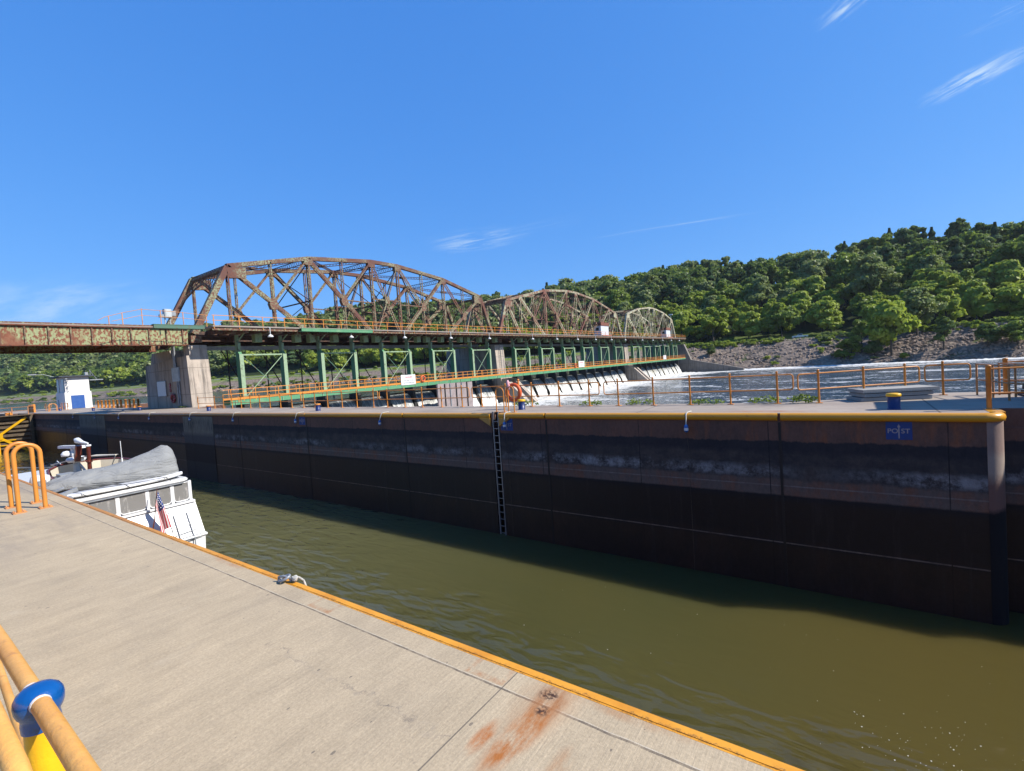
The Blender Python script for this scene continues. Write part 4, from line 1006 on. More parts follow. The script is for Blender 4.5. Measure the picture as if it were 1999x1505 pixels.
b = MB(); b.box(-64.85,21.10,1.30,-62.35,21.16,3.05); b.build('frame', M['grey'], t); b = MB(); b.box(-64.78,21.07,1.37,-62.42,21.098,2.98); b.build('panel', M['signwhite'], t)
def ringbuoy(c, rad, r, axis, m, label, name='life_ring'):
    pts = []
    for k in range(20):
        a = 2*math.pi*k/20
        pts.append((c[0],c[1]+rad*math.cos(a),c[2]+rad*math.sin(a)) if axis=='x' else (c[0]+rad*math.cos(a),c[1],c[2]+rad*math.sin(a)))
    t = thing(name, label, 'life ring', c); b = MB(); b.tube(pts, r, 10, closed=True); b.build('ring', m, t)
    return t
ringbuoy((-60.5,21.05,1.05),.42,.12,'y',M['redpaint'],'faded red ring buoy with rope on the shaded pier face')
b = MB(); b.box(-61.4,21.08,1.75,-61.15,21.18,2.7); b.build('hose_reel_box', M['redpaint'], label='narrow dull red box on the pier between notice board and ring', cat='box')

def river_pier(Yc, label):
    t = thing('river_pier', label, 'bridge pier', (-62,Yc,-5), 'concrete piers standing in the river under the trusses')
    b = MB(); b.prism([(-70,-6),(-55.6,-6),(-56.2,6.3+dz(Yc)),(-69,6.3+dz(Yc))],1,Yc-1.4,Yc+1.4); b.build('shaft', M['pier'], t)
    b = MB(); b.box(-70.5,Yc-1.9,-6,-54.9,Yc+1.9,.2); b.build('footing', M['pier'], t)
    for o_ in (-1.5,1.0):
        b = MB(); b.prism([(-55.0,-6),(-55.0,-.15),(-53.9,-.25),(-48.6,-5.3),(-48.6,-6)],1,Yc+o_-.1,Yc+o_+.95); b.build('sloping_buttress', M['pier'], t)
    b = MB()
    for s_ in (-.35,.35): b.bar((-55.5,Yc+s_,.5),(-55.7,Yc+s_,6.5+dz(Yc)),.06,.06)
    z_ = .6
    while z_ < 6.3: b.bar((-55.5-.2*(z_/6.3),Yc-.35,z_),(-55.5-.2*(z_/6.3),Yc+.35,z_),.04,.04); z_ += .35
    b.build('cage_ladder', M['grey'], t)
river_pier(75.6,'weathered concrete river pier between the nearest and middle truss spans')
river_pier(141.2,'weathered concrete river pier between the middle and farthest truss spans')
t = thing('abutment', 'sloping concrete training wall at the far end of the dam', 'retaining wall', (-50,197.5,-5))
b = MB(); b.prism([(-70,-7),(-32.5,-7),(-32.5,-4.3),(-51.5,-.5+.6),(-54,6.5),(-70,6.5)],1,196.6,198.6); b.build('wall', concrete('abutment_concrete',(.26,.23,.20),(.2,.18,.16),vert=True), t)

# pink-grey bulkhead leaning against the near bays
t = thing('stoplog_bulkhead', 'pinkish grey ribbed bulkhead panel closing two bays behind the quay railing', 'bulkhead', (-51,56.2,-5))
b = MB(); b.bar((-51.0,52.2,-2.45+.1),(-51.0,60.3,-2.45),.25,5.0); b.build('plate', pm('pinkish_bulkhead_paint',(.34,.28,.27),(.27,.22,.215),1.5,rough=.6), t)
for k,yy in enumerate((53.7,54.9,56.3,57.6,58.9)):
    b = MB(); b.box(-50.86,yy-.06,-5,-50.72,yy+.06,.08); b.build('rib', M['grey' if k%2 else 'steel_dark'], t)

# lamps under the upper walkway
for i,y_ in enumerate((28.4,39.1,48.3,58.25,68.5,83.,93.,103.,113.,123.,133.,147.,157.,167.,177.,187.)):
    t = thing('lamp', f'white lamp hanging below the bridge walkway, {["first","second","third","fourth","fifth","sixth","seventh","eighth","ninth","tenth","eleventh","twelfth","thirteenth","fourteenth","fifteenth","sixteenth"][i]} from the concrete quay pier', 'lamp', (-53.,y_,7.2+dz(y_)), 'white lamps hanging below the bridge walkway')
    o=dz(y_); b = MB(); b.tube([(-53.1,y_-.1,8.25+o),(-52.95,y_,8.15+o),(-52.95,y_,7.4+o)],.045,6); b.build('arm', M['panelgrey'], t)
    b = MB(); b.lathe((-52.95,y_,7.1+o),[(0,0),(.28,.02),(.33,.10),(.16,.28),(.06,.34),(0,.34)],12); b.build('lamp_head', M['white'], t)

# danger signs on lower walkway
def sign(Y0_,Y1_,z0,z1,label,lines):
    o = dz(Y0_); t = thing('danger_sign', label, 'sign', (-52.1,(Y0_+Y1_)/2,z0), 'white danger signs on the lower walkway railing')
    b = MB(); b.box(-52.10,Y0_,z0,-52.06,Y1_,z1); b.build('board', M['signwhite'], t)
    H=z1-z0; W=Y1_-Y0_
    text('DANGER', H*.25, (-52.055,(Y0_+Y1_)/2,z0+H*.76), (R(90),0,R(90)), M['signred'], t)
    for k,l in enumerate(lines): text(l, H*.13, (-52.055,(Y0_+Y1_)/2,z0+H*(.44-.24*k)), (R(90),0,R(90)), M['signblack'], t)
sign(46.2,48.95,.42,1.86,'large white sign with red DANGER lettering on the lower walkway, nearest of the three',['STAY CLEAR OF DAM','KEEP BACK FROM DAM'])
sign(101.0,103.9,.85,2.3,'white danger sign on the lower walkway under the middle span',['STAY CLEAR','KEEP BACK'])
sign(164.2,167.2,1.1,2.5,'farthest and smallest white danger sign on the lower walkway',['STAY CLEAR','KEEP BACK'])
ringbuoy((-52.0,50.4,1.15),.40,.10,'x',M['ring'],'orange ring hanging on the lower walkway right of the large danger sign')
ringbuoy((-52.0,99.3,1.3),.40,.10,'x',M['ring'],'small orange ring on the lower walkway left of the middle danger sign')

# hoist cabins on the bridge
def cabin(Ya,Yb,z0,label):
    t = thing('hoist_cabin', label, 'cabin', (-56.3,(Ya+Yb)/2,z0), 'small hoist cabins on the dam bridge')
    b = MB(); b.box(-56.6,Ya,z0,-54.6,Yb,z0+2.6); b.build('wall', M['cabin_white'], t)
    b = MB(); b.box(-56.75,Ya-.15,z0+2.6,-54.45,Yb+.15,z0+3.5); b.build('roof', M['brick'], t)
    b = MB(); b.box(-56.1,Ya-.04,z0+1.3,-55.2,Ya+.02,z0+2.1); b.build('window', M['dark'], t)
    b = MB(); b.box(-54.28,Ya+1,z0+1.3,-54.24,Ya+1.8,z0+2.1) if False else b.box(-56.9,Ya-.25,z0-.3,-53.9,Yb+.4,z0-.02); b.build('base_frame', pm('red_hoist_frame'+label[:3],(.42,.10,.05),rough=.6), t)
    b = MB()
    for k in range(3): b.bar((-56.4+.5*k,Ya-5,z0+.2),(-56.4+.5*k,Ya-.1,z0+3.0),.10,.16)
    b.bar((-56.4,Ya-.9,z0+3.3),(-55.4,Ya-.9,z0+3.3),.6,.6); b.build('hoist_arm', M['truss_rust'], t)
cabin(120.2,125.2,9.0,'white hoist cabin with brown roof on the middle truss span')
cabin(177.0,182.0,9.2,'smaller-looking white hoist cabin with brown roof on the farthest truss span')

# approach girder bridge over the lock
t = thing('girder_bridge', 'long plate girder bridge over the lock, green paint flaking to rust', 'girder bridge', (-61.5,0,6.5))
for X in (XN,XF):
    b = MB(); b.box(X-.03,-40,6.62,X+.03,21.7,8.26); g = b.build('web_plate', M['girder'], t)
    b = MB(); b.box(X-.22,-40,6.52,X+.22,21.7,6.62); b.box(X-.24,-40,8.26,X+.24,21.7,8.36); b.build('flange', M['rust'], t)
    yy = 21.2; 
    while yy > -14:
        b = MB(); b.box(X+.032,yy-.05,6.622,X+.16,yy+.05,8.258); b.build('stiffener', M['truss_rust'], t); yy -= 1.47
for k in range(24):
    y_ = 20.4-k*1.47*1.5
    b = MB(); b.bar((XN-.1,y_,6.75),(XF+.1,y_-2.2*(1 if k%2 else -1),6.75),.12,.12); b.bar((XN-.1,y_,8.1),(XF+.1,y_,6.8),.08,.08); b.build('cross_brace', M['truss_rust'], t)
b = MB(); b.box(-66.1,-40,8.37,-57.0,21.7,8.47); b.build('deck', M['edge'], t)
for X in (-57.05,-59.0,-64.0):
    b = MB(); b.box(X-.05,-40,8.47,X+.05,21.5,8.60); b.build('rail', M['truss_rust'], t)
# stair railing and end platform of the bridge
t = thing('platform_railing', 'orange handrail sloping up from the girder bridge to the truss platform', 'railing', (-55.5,20,8.4))
xr=-54.0
pts = [(xr,9.4,8.45),(xr,11.0,8.9),(xr,16.7,10.05),(xr,22.6,9.8)]
b = MB(); b.tube([(xr,13.6,8.5),(xr,14.1,8.85),(xr,15.4,9.3),(xr,16.9,9.72),(xr,20.0,9.6),(xr,22.6,9.42)],.026,6); b.build('top_rail', M['orange2'], t)
b = MB(); b.tube([(xr,14.6,8.5),(xr,16.9,9.15),(xr,20.0,9.05),(xr,22.6,8.88)],.024,6); b.build('mid_rail', M['orange2'], t)
for yy,zt_ in ((14.4,8.95),(15.4,9.27),(16.9,9.75),(18.4,9.68),(20.3,9.6),(22.4,9.45)):
    b = MB(); b.box(xr-.03,yy-.03,8.2,xr+.03,yy+.03,zt_+.04); b.build('post', M['orange2'], t)
t = thing('electrical_cabinet', 'grey electrical cabinet on legs at the start of the truss bridge', 'cabinet', (-56,19.7,8.5))
b = MB(); b.box(-56.5,19.42,9.3,-55.9,20.02,10.15); b.build('cabinet_body', M['panelgrey'], t)
b = MB(); b.box(-55.89,19.48,9.36,-55.86,19.96,10.08); b.build('door', M['panelgrey'], t)
for yy in (19.5,19.95):
    b = MB(); b.box(-56.25,yy-.04,8.35,-56.15,yy+.04,9.3); b.build('leg', M['grey'], t)
b = MB(); b.box(-56.3,20.022,9.5,-55.95,20.4,10.0); b.build('side_box', M['grey'], t)
b = MB(); b.box(-56.3,19.0,9.3,-56.0,19.418,9.6); b.build('side_box', M['grey'], t)

# gatehouse on the island
t = thing('gatehouse', 'white flat-roofed gatehouse with a blue roller door beside the lock', 'building', (-106.5,22.7,0))
b = MB(); b.box(-109.4,21.1,0,-104.0,24.45,2.75); b.box(-109.2,21.25,2.75,-104.12,24.3,5.25); b.build('wall', M['white_wall'], t)
b = MB(); b.box(-110.1,20.5,5.27,-103.5,24.9,5.45); b.build('roof', M['roof'], t)
b = MB(); b.box(-103.99,21.85,.05,-103.93,23.5,2.2); b.build('door', M['door_blue'], t)
for k,(xa,xb,z0,z1) in enumerate(((-108.4,-107.5,2.9,4.9),(-105.9,-104.6,3.0,4.9),(-108.4,-107.9,.7,1.6))):
    b = MB(); yf = 21.22 if z0>2 else 21.07; b.box(xa,yf-.02,z0,xb,yf+.03,z1); wn_ = b.build('window', M['dark'], t)
    b = MB(); b.box(xa-.08,yf-.06,z0-.10,xb+.08,yf+.03,z0-.02); b.build('sill', M['white_wall'], wn_)
b = MB(); b.box(-104.6,23.9,5.46,-104.1,24.3,5.95); b.tube([(-104.3,24.6,5.0),(-104.3,24.6,6.3)],.04,6); b.tube([(-104.3,24.5,6.3),(-104.3,25.4,4.7)],.04,6); b.box(-104.35,24.4,4.55,-104.1,26.2,4.7); b.build('antenna', M['grey'], t)
b = MB(); b.tube([(-108.8,21.2,5.4),(-108.9,19.8,5.95),(-109.2,18.6,6.0)],.05,6); b.box(-109.4,17.9,5.95,-109.0,18.9,6.1); b.build('lamp_arm', M['grey'], t)
b = MB()
for k,z_ in enumerate((5.0,4.6,4.2,3.7,3.3,3.0)): b.box(-103.98,21.3+.05*k,z_-.12,-103.75,21.55+.08*(k%2),z_+.04)
b.build('alarm_horn', M['grey'], t)
# ---------------------------------------------------------------- river railing on the island
def rail_panel(pts, label, gap0=True, gap1=True, h=1.02, hm=.49, posts=None, m='orange', pr=.034, pm_='orange', group='orange pipe railing panels along the river side of the island'):
    """pts: two ends (x,y); closed pipe loop carried by posts"""
    (xa,ya),(xb,yb) = pts; d = Vector((xb-xa,yb-ya,0)); L = d.length; d.normalize()
    t = thing('pipe_railing', label, 'railing', ((xa+xb)/2,(ya+yb)/2,0), group)
    P = lambda s_,z: (xa+d.x*s_, ya+d.y*s_, z)
    r = .09; loop = []
    for (cs,cz,a0) in ((L-r,h-r,90),(L-r,hm+r,0),(r,hm+r,-90),(r,h-r,-180)):
        for k in range(5):
            a = R(a0-90*k/4); loop.append(P(cs+r*math.cos(a), cz+r*math.sin(a)))
    b = MB(); b.tube(loop, .024, 8, closed=True); b.build('rail_loop', M[m], t)
    for (px_,py_) in posts:
        b = MB(); b.lathe((px_,py_,0),[(pr,0.0),(pr,1.10),(pr*1.12,1.105),(pr*1.1,1.14),(0,1.16)],10)
        b.box(px_-.10,py_-.10,.001,px_+.10,py_+.10,.02); b.build('post', M[pm_], t)
    return t
PX = [(-51.42,19.92),(-47.71,19.84),(-45.9,19.81),(-44.17,19.77),(-42.45,19.73),(-40.81,19.7),(-39.24,19.67),(-37.55,19.63),(-35.93,19.6),(-34.28,19.57),(-32.65,19.53),(-31.16,19.5),(-29.54,19.45),(-27.8,19.38),(-26.12,19.32),(-24.38,19.25),(-23.0,19.19),(-21.37,19.12),(-19.85,19.05),(-18.33,19.04),(-16.83,19.03),(-15.48,19.01),(-13.91,18.98),(-12.36,18.95),(-10.85,18.92),(-9.33,18.9),(-7.99,18.9),(-6.49,18.9),(-5.06,18.94),(-3.63,19.0),(-2.11,19.1)]
def yl(x): return float(np.interp(x,[p[0] for p in PX],[p[1] for p in PX]))
spans_ = [(-51.5,-42.9,'orange railing panel at the right foot of the concrete bridge pier'),(-42.7,-33.0,'orange railing panel with close posts, second right of the concrete bridge pier'),(-32.9,-23.9,'orange railing panel behind the orange-capped quay bollard'),(-23.74,-16.3,'orange railing panel in front of the pinkish bulkhead'),
          (-16.1,-8.85,'orange railing panel behind the ladder hoops and life ring'),(-8.62,-1.62,'orange railing panel in front of the foaming tailwater, with weeds at its foot')]
for a,c_,l in spans_:
    rail_panel(((a,yl(a)),(c_,yl(c_))), l, posts=[p for p in PX if a<p[0]<c_])
Q = [(-.88,18.95),(.37,20.07),(1.6,21.0),(2.55,21.54)]
Q0,Q1 = (-1.42,18.75),(1.95,21.22)
Q = [(-.88,19.16),(.37,20.07),(1.52,20.92)]
rail_panel(((-1.45,18.76),(1.92,21.2)), 'orange railing panel slanting behind the stacked concrete slabs', posts=Q)
rail_panel(((2.08,21.34),(3.25,21.62)), 'short orange railing panel right of the stacked slabs', posts=[(2.55,21.46)])
# enclosure at right by the gate recess
rail_panel(((2.90,17.05),(5.0,17.50)), 'orange railing on a thick post beside the rounded lock corner', h=1.05, hm=.42, posts=[(2.90,17.05),(4.6,17.42)], pr=.055, pm_='orange')
rail_panel(((4.02,21.5),(8.0,21.7)), 'orange railing with thick post at the river edge, far right', h=1.02, hm=.42, posts=[(4.05,21.5),(6.4,21.62)], pr=.06)
t = thing('gate_railing', 'thin weathered orange railing around the gate machinery pit', 'railing', (4.2,19.4,0))
for (a,c_) in (((3.35,21.3),(3.70,19.3)),((3.70,19.3),(4.35,18.2)),((3.85,21.2),(4.6,18.0))):
    for hh in (1.0,.5):
        b = MB(); b.tube([(a[0],a[1],hh),(c_[0],c_[1],hh)],.022,7); b.build('rail', M['orange2'], t)
for (x,y) in ((3.35,21.3),(3.55,20.3),(3.70,19.3),(3.98,18.8),(4.35,18.2),(3.85,21.2),(4.2,19.6),(4.05,20.4)):
    b = MB(); b.tube([(x,y,0),(x,y,1.02)],.028,7); b.build('post', M['orange2'], t)
b = MB(); b.box(4.25,19.6,.01,5.1,21.3,.05); b.box(4.3,19.7,.052,5.1,19.85,.16); b.box(4.3,20.9,.052,5.1,21.1,.16); b.build('machinery_pit_cover', M['steel_dark'], label='dark steel grating over the gate machinery pit at far right', cat='grating')
b = MB(); b.bar((3.9,18.9,.42),(5.1,19.15,.45),.10,.12); b.build('gate_strut', M['truss_rust'], label='rusty gate operating arm behind the railings at far right', cat='machinery')

# life ring on its post
t = thing('life_ring', 'orange life ring with pink rope cover on a post above the bollard by the ladder', 'life ring', (-12.6,18.2,0))
pts = [(-12.72+.36*math.cos(2*math.pi*k/24),18.0,.76+.36*math.sin(2*math.pi*k/24)) for k in range(24)]
b = MB(); b.tube(pts,.085,12,closed=True); b.build('ring', M['ring'], t)
b = MB(); b.tube([(-12.5,18.1,0),(-12.5,18.1,1.28)],.045,8); b.lathe((-12.5,18.1,1.28),[(.05,0),(.07,.05),(0,.1)],8); b.build('post', M['orange'], t)
b = MB(); b.tube([(-12.86,17.88,.88),(-12.90,17.86,1.05),(-12.93,17.87,1.26),(-12.94,17.9,1.34)],[.05,.075,.075,.03],9); b.build('rope_cover', M['pink'], t)
b = MB(); b.tube([(-12.72+.475*math.cos(a),17.95,.76+.475*math.sin(a)) for a in [2.6+k*.25 for k in range(14)]],.012,5); b.build('grab_line', M['rope'], t)

# rail clusters on the far left of the island
lp = [(-95.4,23.1),(-93.2,23.0),(-90.7,22.85),(-88.5,22.7),(-86.3,22.6),(-84.1,22.45),(-82.0,22.3),(-79.8,22.2),(-77.9,22.1),(-76.0,22.0),(-74.1,21.9)]
rail_panel(((-97.0,23.2),(-73.2,21.85)), 'orange railing with many posts between the gatehouse and the concrete pier', posts=lp, pr=.13, pm_='orange')
rail_panel(((-103.0,20.3),(-98.2,20.2)), 'pale orange railing in front of the blue gatehouse door', posts=[(-102.2,20.3),(-100.4,20.25),(-98.6,20.2)], m='orange2', pm_='orange2', pr=.05)
rail_panel(((-108.6,19.4),(-104.6,19.5)), 'pale orange railing in front of the shaded side of the gatehouse', posts=[(-107.6,19.4),(-105.6,19.5)], m='orange2', pm_='orange2', pr=.05)
hoop(-98.6,18.0,18.9,1.15,'y','pale orange hoop on the quay in front of the gatehouse', .045, 'orange2')
hoop(-98.0,18.0,18.9,1.15,'y','pale orange hoop by the gatehouse, nearer of the two', .045, 'orange2')
for i,(x,y) in enumerate(((-103.4,16.9),(-101.6,16.9),(-109.5,18.2))):
    t = thing('guard_frame', ['orange guard frame beside the lock gate end, left of the pair','orange guard frame beside the lock gate end, right of the pair','orange guard frame left of the gatehouse'][i], 'guard frame', (x,y,0), 'orange guard frames at the head of the lock')
    for k in range(5):
        b = MB(); b.box(x-.8+k*.36,y-.1+.12*(k%2),0.001,x-.62+k*.36,y+.06+.12*(k%2),1.2); b.build('post', M['orange'], t)
    for z_ in (.55,1.1):
        b = MB(); b.box(x-.85,y-.15,z_,x+.95,y-.105,z_+.09); b.build('rail', M['orange'], t)

# upstream lock gate leaf
g = thing('lock_gate', 'old timber lock gate leaf with yellow steel bracing at the far left', 'lock gate', (-99,12.6,-5))
A = Vector((-97.3,16.1,0)); B = Vector((-101.2,9.3,0)); dd = (B-A).normalized()
def on(u,z,off=0.): 
    p = A+(B-A)*u; nrm = Vector((-dd.y,dd.x,0)); 
    if nrm.x < 0: nrm = -nrm
    p = p+nrm*off; return (p.x,p.y,z)
for k,z_ in enumerate((-.55,-1.15,-1.75,-2.35,-2.95,-3.55,-4.15,-4.75)):
    b = MB(); b.bar(on(0.02,z_,.10 if k%2 else 0),on(1,z_,.10 if k%2 else 0),.36 if k%2 else .62,.26 if k%2 else .36); b.build('timber', M['timber'], g)
b = MB(); b.bar(on(0,-2.8,-.25),on(1,-2.8,-.25),.1,5.4); b.build('skin', M['timber'], g)
b = MB(); b.bar(on(0.0,-.14,.2),on(1,-.14,.2),1.3,.14); b.build('walkway_plank', M['timber'], g)
for u in (.02,.50,.98):
    b = MB(); b.bar(on(u,-5.8,.3),on(u,-.2,.3),.30,.35); b.build('timber_post', M['yellow' if u==.5 else 'timber'], g)
for (u0,z0,u1,z1) in ((.08,-.5,.50,-3.0),(.08,-5.4,.5,-3.0),(.5,-3.0,.95,-.5),(.5,-3.0,.95,-5.4)):
    b = MB(); b.bar(on(u0,z0,.40),on(u1,z1,.40),.08,.30); b.build('diagonal_brace', M['yellow'], g)
for z_ in (-3.6,-4.3):
    b = MB(); b.bar(on(.25,z_,.42),on(.9,z_,.42),.08,.14); b.build('steel_strap', M['yellow'], g)
b = MB(); b.bar(on(.42,-3.0,.46),on(.58,-3.0,.46),.05,.9); b.build('gusset_plate', M['yellow'], g)
rr = thing('pipe_railing', 'pale orange railing on top of the timber lock gate', 'railing', on(.5,0,.2))
for zz in (1.0,.5):
    b = MB(); b.tube([on(.03,zz,.7),on(1,zz,.7)],.035,6); b.build('rail', M['orange2'], rr)
for u in (.03,.25,.45,.62,.8,1.0):
    b = MB(); b.tube([on(u,-.1,.7),on(u,1.05,.7)],.05,6); b.build('post', M['orange2'], rr)
for k,u in enumerate((.33,.66)):
    b = MB(); p = on(u,0,.1); b.box(p[0]-.25,p[1]-.35,-.05,p[0]+.25,p[1]+.35,.35); b.build('gate_lifebuoy_box', M['orange'], label=['small orange box on the lock gate walkway, nearer the wall','small orange box on the lock gate walkway, farther from the wall'][k], cat='box')

# ---------------------------------------------------------------- near railing, bottom left
t = thing('pipe_railing', 'near orange handrail with a blue-capped yellow post, bottom left', 'railing', (-1.95,.275,0))
b = MB(); b.tube([(-7,.29,1.05),(-2.5,.275,1.055),(-1.95,.268,1.06),(-1.3,.262,1.06),(1.2,.25,1.06)],.0225,20); b.build('top_rail', M['near_rail'], t)
b = MB(); b.tube([(-7,.555,.55),(-3.54,.372,.55),(-2.6,.322,.55),(-1.95,.290,.56),(1.2,.26,.56)],.0165,14); b.build('mid_rail', M['near_rail'], t)
b = MB(); b.lathe((-1.95,.275,0),[(.043,.001),(.043,.9),(.042,.985)],28); p_ = b.build('post', M['yellow'], t)
b = MB(); b.lathe((-1.95,.272,.985),[(.0435,-.012),(.0445,.008),(.043,.020),(.044,.027),(.050,.036),(.0545,.050),(.056,.066),(.054,.081),(.047,.095),(.033,.106),(.015,.1115),(0,.112)],40); b.build('post_cap', M['blue'], p_)
for xr_,s_ in ((-1.898,1),(-2.002,-1)):
    b = MB(); b.tube([(xr_,.267,1.06),(xr_+s_*.008,.267,1.06)],[.0245,.0232],20); b.build('weld_collar', M['white'], p_)
b = MB(); b.tube([(-1.925,.262,.80),(-1.84,.262,.79),(-1.0,.255,.74)],.014,12); b.build('brace_rail', M['near_rail'], t)
t = thing('pipe_railing', 'second near orange handrail closest to the camera, lower left corner', 'railing', (-2.6,.18,0))
b = MB(); b.tube([(-6,.215,1.06),(-2.4,.19,1.06),(-1.62,.178,1.06),(-1.52,.178,1.02),(-1.50,.178,.9),(-1.50,.178,.55),(-1.56,.178,.50),(-1.8,.178,.49),(-6,.20,.49)],.0225,18); b.build('rail_loop', M['near_rail'], t)
for x in (-3.6,-5.4):
    b = MB(); b.tube([(x,.2,0),(x,.2,1.1)],.035,12); b.build('post', M['near_rail'], t)

# ---------------------------------------------------------------- mooring ring with knotted line on the edge
t = thing('mooring_ring', 'steel mooring ring with a knotted white rope on the near quay edge', 'mooring ring', (-4.55,2.36,0))
b = MB(); b.tube([(-4.58+.09*math.cos(a),2.33+.05*math.sin(a),.05+.035*math.sin(a+1)) for a in [k*math.pi/8 for k in range(16)]],.016,8,closed=True); b.build('ring', M['grey'], t)
b = MB(); b.tube([(-4.67,2.30,.005),(-4.66,2.30,.06),(-4.60,2.33,.075),(-4.52,2.36,.06),(-4.5,2.37,.01)],.014,8); b.build('staple', M['grey'], t)
b = MB(); pts=[(-4.50,2.36,.05)]
for k in range(26): a=k*.9; pts.append((-4.455+.035*math.cos(a)+k*.001, 2.385+.022*math.sin(a), .055+.022*math.sin(a*1.7)))
pts += [(-4.40,2.42,.06),(-4.36,2.45,.02),(-4.34,2.465,-.06),(-4.335,2.47,-.6),(-4.335,2.46,-5.3)]
b.tube(pts,.0125,7); b.build('knotted_rope', M['rope'], t)
t.scale = (.78,.78,.78); t.location.x += .06; t.location.y += .015

# ---------------------------------------------------------------- invented cabin-shaped block just outside the frame, added to shade the deck at right
t = thing('shade_block', 'unseen cabin-shaped block added to shade the deck at right', 'building', (8.5,19.8,0))
b = MB(); b.box(5.25,18.62,0,12.0,20.8,3.9); b.build('wall', M['white_wall'], t)
b = MB(); b.box(5.15,18.53,3.92,12.1,20.9,4.05); b.build('roof', M['roof'], t)
b = MB(); b.box(7.2,18.58,1.1,8.6,18.61,2.2); b.build('window', M['dark'], t)
b = MB(); b.box(9.6,18.58,.05,10.6,18.61,2.15); b.build('door', M['door_blue'], t)

# ---------------------------------------------------------------- specks of foam on the lock water
vs=[];b = MB()
for k in range(125):
    if k<90: x = random.gauss(1.1,.75); y = random.gauss(10.7,.55)
    else: x = random.uniform(-8,3); y = random.uniform(10,14)
    if not (-9<x<8 and 2.6<y<14): continue
    r_ = random.choice((.003,.004,.005,.007,.011)); 
    b.add([(x+r_*random.uniform(.6,1.3)*math.cos(a),y+r_*random.uniform(.6,1.3)*math.sin(a),-5.302) for a in [k2*math.pi/4 for k2 in range(8)]],[tuple(range(8))])
b.build('foam', M['foam_w'], label='small flecks of foam drifting on the green lock water', kind='stuff', origin=(0,0,0), clean=False)

# ---------------------------------------------------------------- weeds at the railing foot
def weed(x, y, h, sp, n, label):
    P=[];U=[];V=[]
    for k in range(n):
        a = random.uniform(0,6.28); rr_ = sp*math.sqrt(random.random()); z_ = h*random.random()**.8
        p = np.array([x+rr_*math.cos(a)*1.6, y+rr_*math.sin(a)*.6, z_*(1-rr_/sp*.5)+.03]); s_ = random.uniform(.02,.05)
        u = np.array([random.gauss(0,1),random.gauss(0,1),random.gauss(0,.6)]); u/=np.linalg.norm(u); v = np.cross(u,[random.gauss(0,1),random.gauss(0,1),random.gauss(0,1)]); v/=np.linalg.norm(v)
        P.append(p-np.array([x,y,0]));U.append(u*s_*1.3);V.append(v*s_*.6)
    me = quads_mesh('weed', np.array(P),np.array(U),np.array(V),[M['leaf_mid']])
    o = bpy.data.objects.new('weed', me); col.objects.link(o); o.location=(x,y,0); o['label']=label; o['category']='weed'; o['group']='weeds growing along the foot of the river railing'
for x,y,h,sp,n,l in ((-9.4,19.2,.25,.35,110,'low weed clump behind the railing gap left of the foam'),(-7.2,19.2,.28,.40,120,'low weeds at the railing between two posts above the rope float'),(-4.5,19.2,.22,.42,110,'wide low weeds at the railing right of the rope float'),(-1.35,19.25,.34,.30,150,'taller leafy weed left of the stacked slabs'),(-2.5,19.3,.28,.35,120,'small dark weed by the railing post left of the leafy one'),(-13.0,19.3,.3,.5,120,'few weed stems behind the life ring'),(-58.,21.0,.25,.6,60,'tuft of weed at the foot of the concrete pier')):
    weed(x,y,h,sp,n,l)

# ---------------------------------------------------------------- pickup truck on the bank road
def truck(c, rz):
    t = thing('pickup_truck', 'white pickup truck parked on the gravel road above the riprap', 'pickup truck', (0,0,0))
    m = M['truckwhite']
    b = MB(); b.prism([(-2.9,.55),(2.85,.55),(2.9,.95),(2.75,1.12),(1.45,1.22),(.9,1.28),(-.95,1.28),(-1.0,1.20),(-2.9,1.20)],1,-.92,.92); b.build('body', m, t)
    b = MB(); b.prism([(-.95,1.28),(1.05,1.28),(.35,1.86),(-.75,1.88)],1,-.80,.80); cb = b.build('cab', m, t)
    for s_ in (-1,1):
        b = MB(); b.prism([(-.82,1.32),(.82,1.32),(.30,1.80),(-.68,1.80)],1,s_*.80,s_*.815); b.build('window', M['dark'], cb)
    b = MB(); b.prism([(1.02,1.32),(1.07,1.32),(.42,1.84),(.37,1.84)],1,-.72,.72); b.build('windscreen', M['dark'], cb)
    for x in (-1.85,1.85):
        for s_ in (-1,1):
            b = MB(); cs=[(x+.40*math.cos(a),.40+.40*math.sin(a)) for a in [2*math.pi*k/16 for k in range(16)]]; b.prism(cs,1,s_*.70,s_*.95); wl=b.build('wheel', M['black'], t)
            b = MB(); cs=[(x+.2*math.cos(a),.40+.2*math.sin(a)) for a in [2*math.pi*k/10 for k in range(10)]]; b.prism(cs,1,s_*.95,s_*.965); b.build('rim', M['grey'], wl)
    t.location = c; t.rotation_euler=(0,0,rz)
tx,ty = -16.5, shore(-16.5)+26.5
truck((tx,ty,ground(tx,ty)+.05), R(185))
lx,ly = -72,242
t = thing('street_lamp', 'tall pale lamp pole on the wooded far bank behind the farthest truss', 'street lamp', (lx,ly,ground(lx,ly)))
z0 = 8
b = MB(); b.tube([(lx,ly,z0-6),(lx,ly,22.5)],[.18,.12],8); b.build('pole', M['panelgrey'], t)
b = MB(); b.box(lx-.9,ly-.35,22.5,lx+.9,ly+.35,23.0); b.build('lamp_head', M['white'], t)
